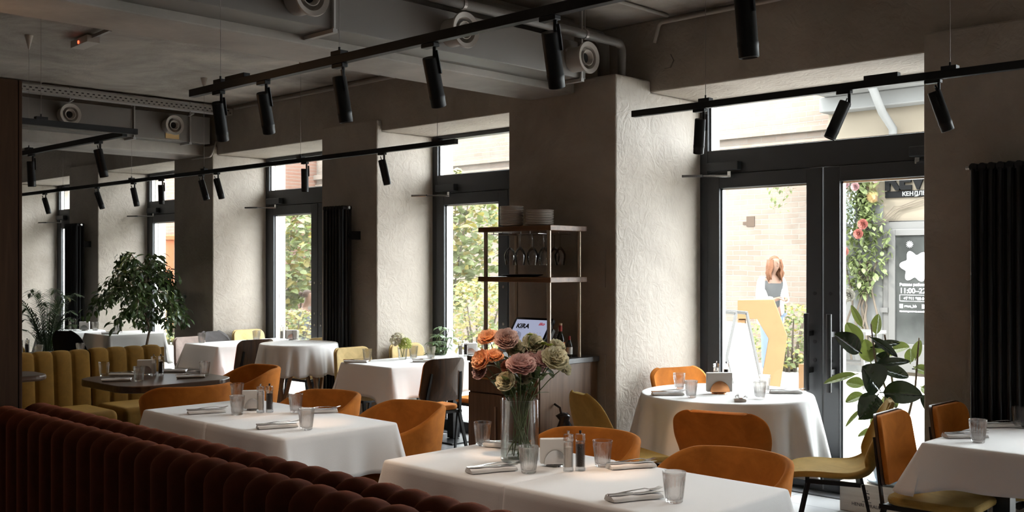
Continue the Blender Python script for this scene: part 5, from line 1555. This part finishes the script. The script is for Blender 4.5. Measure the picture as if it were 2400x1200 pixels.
# palm
t = thing('potted_palm', 'feathery palm in a grey planter behind the olive sofa beside the wooden post', 'potted plant', (-12.72, 5.02, 0))
MB().lathe([(0, 0), (.13, 0), (.17, .30), (.18, .32), (.16, .32), (.15, .28), (0, .28)], n=32).build('pot', M['greypot'], t, smooth=True, angle=50)
MB().lathe([(0, .29), (.15, .29)], n=24).build('soil', M['soil'], t)
random.seed(15)
for i in range(24):
    a = i * 2.4; L = random.uniform(.9, 1.75); rch = random.uniform(.25, .52)
    d = Vector((math.cos(a), math.sin(a), 0)); fr = MB(); fr.open = True; pts = []
    for k in range(9):
        u = k / 8; pts.append(d * rch * (u ** 1.4) + Vector((0, 0, .29 + L * (1.0 * u - .42 * u * u * u))))
    fr.tube(pts, .005, 5, r2=.0015)
    for k in range(26):
        u = .28 + .72 * k / 26; j = min(7, int(u * 8)); p = pts[j].lerp(pts[j + 1], u * 8 - j); tn = (pts[j + 1] - pts[j]).normalized()
        s = tn.cross(Vector((0, 0, 1))).normalized()
        for sg in (-1, 1):
            tip = p + (s * sg * .8 + tn * .8 + Vector((0, 0, -.35))) .normalized() * random.uniform(.11, .19) * (1.15 - .5 * u)
            leaf_blade(fr, p, tip, .007, .06, 4)
    fr.build('frond', M['palm_leaf'], t)

# pale umbrella plant on the floor behind the hydrangea table
t = thing('umbrella_plant', 'pale umbrella plant with fingered leaves between the hydrangea and the pane', 'potted plant', (-7.46, 6.56, 0))
MB().lathe([(0, 0), (.09, 0), (.12, .22), (.125, .24), (.11, .24), (0, .22)], n=32).build('pot', M['greypot'], t, smooth=True, angle=50)
sb = MB(); lb = MB(); lb.open = True; random.seed(8)
for i in range(20):
    a = i * 2.4; r = random.uniform(.04, .14); z = random.uniform(.72, 1.02)
    tip = Vector((math.cos(a) * r + .13 + .15 * random.random(), math.sin(a) * r * .5 - .06, z)); sb.tube([(0, 0, .22), (tip.x * .3, tip.y * .3, z * .6), tip], .004, 5)
    for k in range(7):
        w_ = 2 * PI * k / 7; leaf_blade(lb, tip, tip + Vector((math.cos(w_) * .085, math.sin(w_) * .085, -.02 + random.uniform(-.02, .02))), .017, .1, 5)
sb.build('plant_stem', M['stem'], t); lb.build('leaves', M['var_leaf'], t, smooth=True)

# ---------------------------------------------------------------- the yard outside
struct(MB().box(-60, 7.0, -.15, 12, 24, -.02).build('pavement', M['pavement']))
WY = 15.1
struct(MB().box(-21.5, WY, -.1, -7.62, WY + .5, 4.3).build('wall_outside_brick', M['brick']))
struct(MB().box(-60, WY - 2.4, -.1, -21.5, WY + .5, 4.3).build('wall_outside_red', M['redbrick']))
struct(MB().box(-7.62, WY - .25, -.1, -5.0, WY + .5, 4.15).build('wall_outside_cream', M['cream_wall']))
struct(MB().box(-7.62, WY - .27, -.1, -6.74, WY - .25, 2.5).build('trim_1', M['white_wall']))
tb = MB().box(-21.5, WY - .10, 3.72, -7.62, WY, 3.84).box(-21.5, WY - .05, 3.55, -7.62, WY, 3.60)
struct(tb.build('trim_2', M['brick']))
# projecting eaves over the shop
e_ = MB().box(-7.55, WY - 1.1, 4.15, -4.8, WY + .3, 4.28).box(-7.62, WY - 1.2, 4.28, -4.8, WY + .3, 4.42).box(-7.62, WY - .55, 3.92, -5.0, WY - .25, 4.15)
struct(e_.build('trim_3', M['white_wall'], bevel=.02))
t = thing('rain_gutter', 'white rain gutter and down pipe at the corner of the shop eaves', 'gutter', (-7.45, WY - 1.25, 4.3))
MB().cyl((0, 0, 0), (2.6, 0, 0), .07, 12).tube([(.9, .1, -.05), (.9, .55, -.5), (.9, .9, -.7), (.9, .9, -1.2)], .06, 12).build('gutter_pipe', M['white_wall'], t, smooth=True)
t = thing('brick_niche', 'dark broken hole in the pale brick wall across the yard', 'wall hole', (-9.14, WY - .002, 2.32))
MB().box(-.07, -.012, -.08, .08, 0, .09).box(-.14, -.01, -.05, -.07, 0, .0).build('hole', M['niche'], t)
# red facade windows
for i, x in enumerate((-25.8, -29.6, -34.0, -38.5)):
    t = thing('facade_window', ['tall pale window closest along the red brick house', 'second tall pale window of the red brick house', 'third tall pale window of the red brick house', 'last tall pale window of the red brick house'][i], 'window', (x, WY - 2.4, 2.4), group='pale windows of the red brick house')
    MB().box(-.75, -.05, 0, .75, 0, 2.1).build('window_frame', M['white'], t)
    MB().box(-.62, -.06, .12, -.04, -.05, 1.98).box(.04, -.06, .12, .62, -.05, 1.98).build('window_glass', M['shopglass'], t)
struct(MB().box(-60, WY - 2.55, 2.2, -21.5, WY - 2.4, 2.36).build('trim_4', M['ply']))
t = thing('orange_post', 'orange painted gate post seen through the farthest pane', 'post', (-20.3, 8.6, 0))
MB().box(-.12, -.12, -.02, .12, .12, 3.2).box(-.20, -.2, 2.2, .2, .2, 2.3).box(-.16, -.16, 3.2, .16, .16, 3.3).build('post_shaft', M['orangepost'], t, bevel=.01)
t = thing('orange_post', 'orange painted gate post seen through the small pane above the fig tree', 'post', (-23.5, 12.0, 0))
MB().box(-.4, -.12, -.02, .4, .12, 2.2).box(-.5, -.2, 2.2, .5, .2, 2.3).build('post_shaft', M['orangepost'], t, bevel=.01)

# shop door and sign
t = thing('shop_door', 'grey framed glass shop door with white opening hours lettering', 'shop door', (-6.72, WY - .25, 0))
f = MB().box(0, -.06, 0, .09, 0, 2.24).box(1.0, -.06, 0, 1.11, 0, 2.24).box(.09, -.06, 2.12, 1.0, 0, 2.24).box(.09, -.08, .04, .19, -.01, 2.12).box(.87, -.08, .04, 1.0, -.01, 2.12).box(.19, -.08, 2.03, .87, -.01, 2.12).box(.19, -.08, .04, .87, -.01, .45)
f.build('door_frame', M['greyframe'], t, bevel=.006)
MB().box(.19, -.05, .45, .87, -.04, 2.03).build('glass_pane', M['shopglass'], t)
for z in (.9, 1.85): MB().box(-.03, -.10, z, .09, -.06, z + .07).build('hinge', M['greyframe'], t)
spl = [((.20 + .04 * math.cos(6 * R(a) + .5)) * math.cos(R(a)), (.20 + .04 * math.cos(6 * R(a) + .5)) * math.sin(R(a))) for a in range(0, 360, 6)]
m_ = Matrix.Translation((.49, -.056, 1.58)) @ Matrix.Rotation(R(90), 4, 'X')
MB().prism(spl, -.001, .003, m=m_).build('white_sticker', M['white'], t)
st = MB()
for k in range(6): a = PI * k / 6; st.bar((.40 - .05 * math.cos(a), -.054, 1.90 - .05 * math.sin(a)), (.40 + .05 * math.cos(a), -.054, 1.90 + .05 * math.sin(a)), .007, .003, up=(0, 1, 0))
st.build('star_sticker', M['white'], t)
rot = (R(90), 0, 0)
for s_, sz, z, x in (('Режим работы:', .055, 1.295, .25), ('11:00–22:00', .105, 1.19, .25), ('+7 911 908-04-10', .055, 1.095, .31), ('rewa_lab', .05, .985, .32), ('rewa', .05, .985, .66), ('мы находимся на летней', .030, .915, .25)):
    lettering(s_, sz, (x, -.054, z), rot, M['white'], t, .001, bold=.0015)
bx = MB()
for (x0, z0, x1, z1) in ((.25, 1.07, .86, 1.076), (.25, 1.16, .86, 1.166), (.25, 1.07, .256, 1.166), (.25, .97, .30, 1.03), (.58, .97, .63, 1.03)): bx.box(x0, -.056, z0, x1, -.052, z1)
bx.build('label_box', M['white'], t)
t = thing('shop_sign', 'black shop lettering over a dark name board on the cream wall', 'sign', (-6.70, WY - .25, 2.60))
MB().box(0, -.03, -.01, 1.5, 0, .085).build('name_board', M['black_sign'], t)
lettering('КЕНДЛБАР', .085, (.26, -.034, .010), rot, M['white_wall'], t, .004, bold=.003)
lettering('REWA', .36, (.0, -.04, .115), rot, M['black_sign'], t, .02, bold=.018)
# silk flower garland down the corner of the shop wall
def garland(parent_label, cx, z0, z1, width, seed, n=900):
    rnd = random.Random(seed)
    t = thing('flower_garland', parent_label, 'garland', (cx, WY - .40, 0))
    lb = MB(); lb.open = True
    for _ in range(n):
        z = z0 + (z1 - z0) * rnd.random() ** .8; x = max(-.5, min(.42, rnd.gauss(0, width * (.5 + .2 * math.sin(z * 4))))); y = rnd.uniform(-.12, .10)
        a = rnd.uniform(0, 6.28); d = Vector((math.cos(a), rnd.uniform(-.6, .2), math.sin(a) * .8 - .2)).normalized() * rnd.uniform(.07, .13)
        leaf_blade(lb, (x, y, z), Vector((x, y, z)) + d, .032, .1, 4)
    tag(lb.build('silk_leaves', M['shrub_green'], t), kind='stuff')
    vb = MB()
    for k in range(7):
        x = rnd.uniform(-.25, .25); pts = [(x + .06 * math.sin(j * 1.3 + k), rnd.uniform(-.02, .05), .1 + (z0 + .4) * j / 7) for j in range(8)]; vb.tube(pts, .016, 6)
    for k in range(3): vb.tube([(.05, 0, 2.12 + k * .05), (.28, .03, 2.2 + .03 * k), (.45, .08, 2.34 + .06 * k), (.55, .1, 2.42 + .02 * k), (1.2, .1, 2.55 + .07 * k)], .007, 6)
    vb.build('vine_stems', M['bark_out'], t, smooth=True)
    for (x, z, m, r) in ((.10, 2.20, 'red_flower', 2.0), (.03, 2.06, 'red_flower', 1.9), (-.30, 2.22, 'red_flower', 1.2), (-.20, 1.80, 'red_flower', 2.0), (-.20, 2.82, 'pink_flower', 2.4), (-.02, 2.76, 'pink_flower', 1.7), (-.10, 2.92, 'pink_flower', 2.0), (.30, 2.86, 'pink_flower', 1.6), (-.12, 1.15, 'silk_cream', 2.6), (-.24, 1.02, 'silk_cream', 2.2)):
        me = BLO[0].copy(); me.materials.clear(); me.materials.append(M[m]); o = bpy.data.objects.new('silk_bloom', me); C.objects.link(o); o.parent = t
        o.location = (x, -.18, z); o.rotation_euler = (R(90), 0, 0); o.scale = (r, r, r)
    wb_ = MB(); wb_.open = True
    for k in range(9):
        x = -.34 + .035 * k; zt = 2.82 - rnd.random() * .15
        for j in range(34):
            z = zt - j * .018; s = .045 * (1 - j / 40)
            q = Vector((x + rnd.uniform(-s, s), -.15 + rnd.uniform(-s, s), z)); a = rnd.uniform(0, 6)
            leaf_blade(wb_, q, q + Vector((math.cos(a) * .04, -.01, math.sin(a) * .04)), .014, .1, 3)
    tag(wb_.build('wisteria_sprays', M['bluewhite_flower'], t), kind='stuff')
    return t
garland('silk flower garland with red poppies and pale wisteria at the shop corner', -7.00, 1.15, 3.1, .36, 6, 1200)
t = thing('hanging_spray', 'silk leaf spray hanging before the pale brick wall at the door edge', 'garland', (-7.95, WY - .4, 2.75))
lb = MB(); lb.open = True; rnd = random.Random(3)
for _ in range(260):
    u = rnd.random(); x = .4 - .95 * u; z = .25 * math.sin(u * 3) - .55 * u * u * rnd.random() + .1; q = Vector((x + rnd.gauss(0, .08), rnd.uniform(-.1, .1), z + rnd.gauss(0, .06))); a = rnd.uniform(0, 6.28)
    leaf_blade(lb, q, q + Vector((math.cos(a), -.3, math.sin(a))) * .07, .02, .1, 4)
tag(lb.build('silk_leaves', M['shrub_green'], t), kind='stuff')
me = BLO[0].copy(); me.materials.clear(); me.materials.append(M['red_flower']); o = bpy.data.objects.new('silk_bloom', me); C.objects.link(o); o.parent = t; o.location = (.22, -.1, -.25); o.rotation_euler = (R(90), 0, 0); o.scale = (1.6,) * 3

# shrubs
def shrub(label, x, y, h, r, seed, n, ymix=.45, z0=.1, ls=.12):
    rnd = random.Random(seed); t = thing('shrub', label, 'shrub', (x, y, 0), group='sunlit shrubs in the yard')
    sb = MB()
    for k in range(6):
        a = rnd.uniform(0, 6.28); q = rnd.uniform(.1, .6) * r
        sb.tube([(q * .3 * math.cos(a), q * .3 * math.sin(a), -.02), (q * .5 * math.cos(a), q * .5 * math.sin(a), h * .4), (q * math.cos(a), q * math.sin(a), h * .85)], .022, 6, r2=.008)
    sb.build('branches', M['bark_out'], t, smooth=True)
    for mat, cnt, nm in (('shrub_green', int(n * (1 - ymix)), 'green_leaves'), ('shrub_yellow', int(n * ymix), 'yellow_leaves')):
        lb = MB(); lb.open = True
        for _ in range(cnt):
            z = rnd.random(); w_ = math.sqrt(max(.05, 1 - (2 * z - 1.05) ** 2)); a = rnd.uniform(0, 6.28); q = r * w_ * math.sqrt(rnd.random())
            p = Vector((q * math.cos(a), q * math.sin(a), z0 + (h - z0) * z)); b_ = rnd.uniform(0, 6.28)
            d = Vector((math.cos(b_), math.sin(b_), rnd.uniform(-.9, .3))).normalized() * ls * rnd.uniform(.6, 1.2)
            leaf_blade(lb, p, p + d, ls * .34, .12, 4, up=(rnd.uniform(-.5, .5), rnd.uniform(-.8, .0), .7))
        tag(lb.build(nm, M[mat], t), kind='stuff')
    return t
shrub('tall yellow green shrub outside the pane behind the serving table', -15.2, 10.0, 2.6, 1.15, 1, 2300, .35, .9, .15)
shrub('low golden bush at the foot of the tall shrub', -13.5, 11.5, 1.25, .9, 2, 1500, .6, .05, .09)
shrub('tall lime leaved shrub outside the pane beside the plates', -12.3, 11.0, 3.1, 1.2, 3, 2300, .35, .9, .16)
shrub('wide golden hedge bush behind the umbrella plant', -10.6, 10.2, 1.35, 1.2, 4, 2100, .6, .05, .09)
shrub('low bright bush under the brick wall by the standing woman', -7.9, 14.2, 1.0, .7, 5, 900, .35, .05, .09)
shrub('low green bush far behind the fig tree', -19.6, 10.2, 1.1, .9, 6, 900, .4, .05, .1)
shrub('low golden bush in front of the seated person', -12.35, 8.25, .98, .5, 9, 700, .6, .05, .085)
# orange garden chair in the shrubs
t = thing('garden_bench', 'orange slatted garden bench back among the shrubs', 'bench', (-11.3, 13.2, 0))
s_ = MB()
for k in range(12): s_.box(-.60 + k * .1, 0, .45, -.54 + k * .1, .03, 1.12 + .12 * math.sin(PI * k / 11))
s_.build('slat_back', M['ply'], t)
MB().box(-.65, -.45, .40, .65, .0, .45).build('seat', M['ply'], t)
for x in (-.6, .6): MB().bar((x, -.4, 0), (x, -.4, .4), .05).bar((x, 0, 0), (x, .02, 1.1), .05).build('leg', M['ply'], t)

# plywood block letter pieces and the folding sign
t = thing('plywood_sculpture', 'angular bent plywood block painted orange standing in the yard', 'sculpture', (-6.66, 11.35, 0))
def slab(b, pts, d, at):
    m = at @ Matrix.Rotation(R(90), 4, 'X'); b.prism(pts, -d / 2, d / 2, m=m)
at = Matrix.Rotation(R(30), 4, 'Z')
b = MB(); slab(b, [(-.33, 1.17), (.10, 1.18), (.26, .74), (.16, -.02), (-.08, -.02), (.04, .70), (-.10, .94), (-.33, .94)], .46, at); b.build('bent_block', M['ply'], t, bevel=.006)
b = MB(); slab(b, [(-.33, -.02), (-.10, -.02), (-.10, .30), (-.26, .42), (-.24, .93), (-.33, .93)], .40, at); b.build('inner_block', M['ply'], t, bevel=.006)
tag(MB().box(-.2, -.2, -.02, .2, .2, .32).build('plywood_block', M['ply'], loc=(-6.45, 12.35, 0), bevel=.006), 'low orange plywood block beside the bent sculpture', 'block')
t = thing('folding_sign', 'white folding pavement sign standing outside the door', 'sign', (-5.54, 8.98, 0))
for s in (-1, 1):
    MB().bar((-.0, s * .32, 0), (.0, s * .06, 1.12), .03, .02).bar((.62, s * .32, 0), (.62, s * .06, 1.12), .03, .02).bar((0, s * .06, 1.12), (.62, s * .06, 1.12), .03).build('sign_frame', M['greyframe'], t)
    m = Matrix.Translation((.31, s * .17, .62)) @ Matrix.Rotation(R(13.5 * s), 4, 'X')
    MB().box(-.28, -.005, -.42, .28, .005, .40, m=m).build('sign_panel', M['white'], t)
t.rotation_euler = (0, 0, R(150))
# dark stool table at the yard bush
t = thing('garden_table', 'dark garden table beside the low bright bush', 'table', (-6.35, 12.9, 0))
MB().box(-.4, -.3, .70, .4, .3, .74).build('tabletop', M['greyframe'], t)
for sx in (-1, 1):
    for sy in (-1, 1): MB().bar((sx * .3, sy * .2, .7), (sx * .36, sy * .26, 0), .035).build('leg', M['greyframe'], t)
MB().box(-.3, -.2, .30, .3, .2, .33).build('lower_shelf', M['greyframe'], t)

# ---------------------------------------------------------------- people in the yard
def skin_body(name, verts, edges, radii, mat, parent=None, sub=2, root=0):
    me = bpy.data.meshes.new(name); me.from_pydata([tuple(v) for v in verts], edges, [])
    o = bpy.data.objects.new(name, me); C.objects.link(o); me.materials.append(mat)
    if parent: o.parent = parent
    q = o.modifiers.new('skin', 'SKIN'); q.use_smooth_shade = True
    if not me.skin_vertices: me.skin_vertices.new()
    sl = me.skin_vertices[0]
    for i, r in enumerate(radii):
        rr = r if isinstance(r, tuple) else (r, r); sl.data[i].radius = rr; sl.data[i].use_root = (i == root)
    s = o.modifiers.new('sub', 'SUBSURF'); s.levels = s.render_levels = sub
    return o
def person(label, loc, rz, seated, hair, top, jacket, legs):
    t = thing('person', label, 'person', loc, rz)
    # faces -Y; z up
    hip = .42 if seated else .92
    V = [(0, 0, hip), (0, .0, hip + .14), (0, -.01, hip + .30), (0, -.01, hip + .46), (0, -.02, hip + .535), (0, -.055, hip + .60)]
    Rr = [(.15, .10), (.125, .09), (.14, .095), (.12, .075), .048, .045]
    E = [(0, 1), (1, 2), (2, 3), (3, 4), (4, 5)]
    # head
    V += [(0, -.095, hip + .655), (0, -.098, hip + .73), (0, -.096, hip + .785)]; Rr += [(.066, .072), (.070, .078), (.060, .066)]; E += [(5, 6), (6, 7), (7, 8)]
    feet = []
    for s in (-1, 1):
        if seated: chain = [(s * .09, -.02, hip), (s * .11, -.40, hip + .03), (s * .11, -.44, .28), (s * .11, -.42, .08), (s * .11, -.54, .035)]
        else: chain = [(s * .09, 0, hip - .08), (s * .09, -.01, .48), (s * .085, .01, .26), (s * .085, .02, .08), (s * .09, -.10, .03)]
        r = [.085, .062, .055, .036, .032]; p = 0
        for c, q in zip(chain, r): V.append(c); Rr.append(q); E.append((p, len(V) - 1)); p = len(V) - 1
    arms = []
    for s in (-1, 1):
        sh = (s * .165, -.01, hip + .45)
        if seated: chain = [sh, (s * .21, -.08, hip + .20), (s * .12, -.26, hip + .12), (s * .08, -.32, hip + .12)]
        else: chain = [sh, (s * .215, -.02, hip + .18), (s * .10, -.22, hip + .19), (s * .055, -.275, hip + .20)]
        r = [.052, .040, .030, .032]; p = 3
        for c, q in zip(chain, r): V.append(c); Rr.append(q); E.append((p, len(V) - 1)); p = len(V) - 1
        hand = Vector(chain[-1])
        for k in range(5):
            off = Vector((s * (.018 - .012 * k), -.02, .018 - .006 * k)) if k < 4 else Vector((-s * .02, .0, .028))
            a = hand + off; b = a + Vector((-s * .022, -.028, -.012)); c = b + Vector((-s * .016, -.008, -.016))
            for q in (a, b, c) if k < 4 else (a, b): V.append(tuple(q)); Rr.append(.0085); E.append((p if q is a else len(V) - 2, len(V) - 1))
    body = skin_body('body', V, E, Rr, M['skin'], t)
    hb = MB().lathe([(0, .0), (.05, .01), (.072, .05), (.078, .10), (.070, .155), (.04, .185), (0, .192)], n=20)
    # face features as small raised forms
    f = MB(); f.lathe([(0, -.012), (.010, -.008), (.012, .0), (.006, .022), (0, .026)], (0, -.175, hip + .70), 10)
    f.build('nose', M['skin'], t, smooth=True)
    ey = MB()
    for s in (-1, 1): ey.lathe([(0, -.003), (.006, 0), (0, .003)], (s * .028, -.163, hip + .725), 10)
    ey.build('eyes', M['darkhair'], t)
    MB().lathe([(0, -.004), (.018, 0), (0, .004)], (0, -.160, hip + .665), 12).build('mouth', M['niche'], t)
    # clothing
    TV = V[1:5]; 
    tv = [(0, 0, hip + .02)] + [V[i] for i in (1, 2, 3)]; tr = [(.158, .112), (.137, .102), (.152, .107), (.130, .085)]
    te = [(0, 1), (1, 2), (2, 3), (3, 4)]; tv.append((0, -.016, hip + .525)); tr.append((.082, .072))
    for s in (-1, 1):
        a = V.index((s * .165, -.01, hip + .45)); n_ = len(tv)
        if jacket is top: tv += [V[a], V[a + 1], V[a + 2]]; tr += [.066, .054, .045]; te += [(3, n_), (n_, n_ + 1), (n_ + 1, n_ + 2)]
        else: tv += [V[a]]; tr += [.060]; te += [(3, n_)]
    skin_body('top', tv, te, tr, top, t)
    if jacket is not top:
        for s in (-1, 1):
            n0 = (s * .085, .015, hip + .50); jv = [n0, (s * .10, .015, hip + .30), (s * .115, .02, hip + .05), (s * .12, .03, hip - .20)]; jr = [(.05, .06), (.095, .10), (.10, .10), (.10, .10)]
            a = V.index((s * .165, -.01, hip + .45)); jv += [V[a], V[a + 1], V[a + 2]]; jr += [.070, .058, .050]
            skin_body('open_shirt', jv, [(0, 1), (1, 2), (2, 3), (0, 4), (4, 5), (5, 6)], jr, jacket, t)
    lv = [(0, 0, hip + .02)]; lr = [(.155, .11)]; le = []
    for s in (-1, 1):
        ch = [(s * .09, -.02, hip), (s * .11, -.40, hip + .03), (s * .11, -.44, .28), (s * .11, -.42, .11)] if seated else [(s * .09, 0, hip - .08), (s * .09, -.01, .48), (s * .085, .01, .26), (s * .085, .02, .11)]
        p = 0
        for c, q in zip(ch, [.098, .075, .068, .055]): lv.append(c); lr.append(q); le.append((p, len(lv) - 1)); p = len(lv) - 1
    skin_body('trousers', lv, le, lr, legs, t)
    # hair: cap with falling locks
    h = MB(); hz = hip + .735
    def fn(u, v):
        a = 2 * PI * u; ph_ = v * (PI * .62 if seated else PI * .60); back = (1 + math.sin(a)) / 2
        drop = 0
        r = .084 * math.sin(min(ph_, PI / 2 + .3)) ; z = .078 * math.cos(ph_)
        if back < .30: r = .076 * math.sin(min(ph_, PI * .36)); z = .074 * math.cos(min(ph_, PI * .36))
        return (r * math.cos(a) * .92, -.09 + .015 + r * math.sin(a) * 1.05, hz + z)
    h.grid(fn, 28, 12, cu=True)
    rnd = random.Random(2)
    if not seated:
        for k in range(34):
            a = R(-35 + 250 * k / 33); x = .080 * math.cos(a); y = -.072 + .086 * math.sin(a)
            w_ = rnd.uniform(-.02, .02)
            h.tube([(x, y, hz + .02), (x * 1.2 + w_, y * 1.0, hz - .08), (x * 1.35 - w_, y - .01, hz - .17), (x * 1.3, y - .02, hz - .25 - rnd.random() * .05)], [.020, .022, .020, .006], 6)
    else:
        h.lathe([(0, -.03), (.03, -.01), (.032, .02), (0, .045)], (0, .035, hz + .01), 14)
    h.build('hair', hair, t, smooth=True)
    return t
person('standing woman with long auburn hair, open white shirt, grey top and light jeans', (-7.62, 13.15, 0), R(62), False, M['hair'], M['top_grey'], M['shirt_white'], M['denim'])
p_ = person('seated person with tied brown hair and grey shirt among the shrubs', (-12.95, 8.85, 0), R(130), True, M['darkhair'], M['shirt_blue'], M['shirt_blue'], M['denim'])
t = thing('garden_stool', 'low garden stool under the seated person in the shrubs', 'stool', (-12.95, 8.85, 0))
MB().box(-.2, -.2, .27, .2, .2, .31).build('seat', M['ply'], t)
for sx in (-1, 1):
    for sy in (-1, 1): MB().bar((sx * .16, sy * .16, .27), (sx * .18, sy * .18, -.02), .03).build('leg', M['ply'], t)
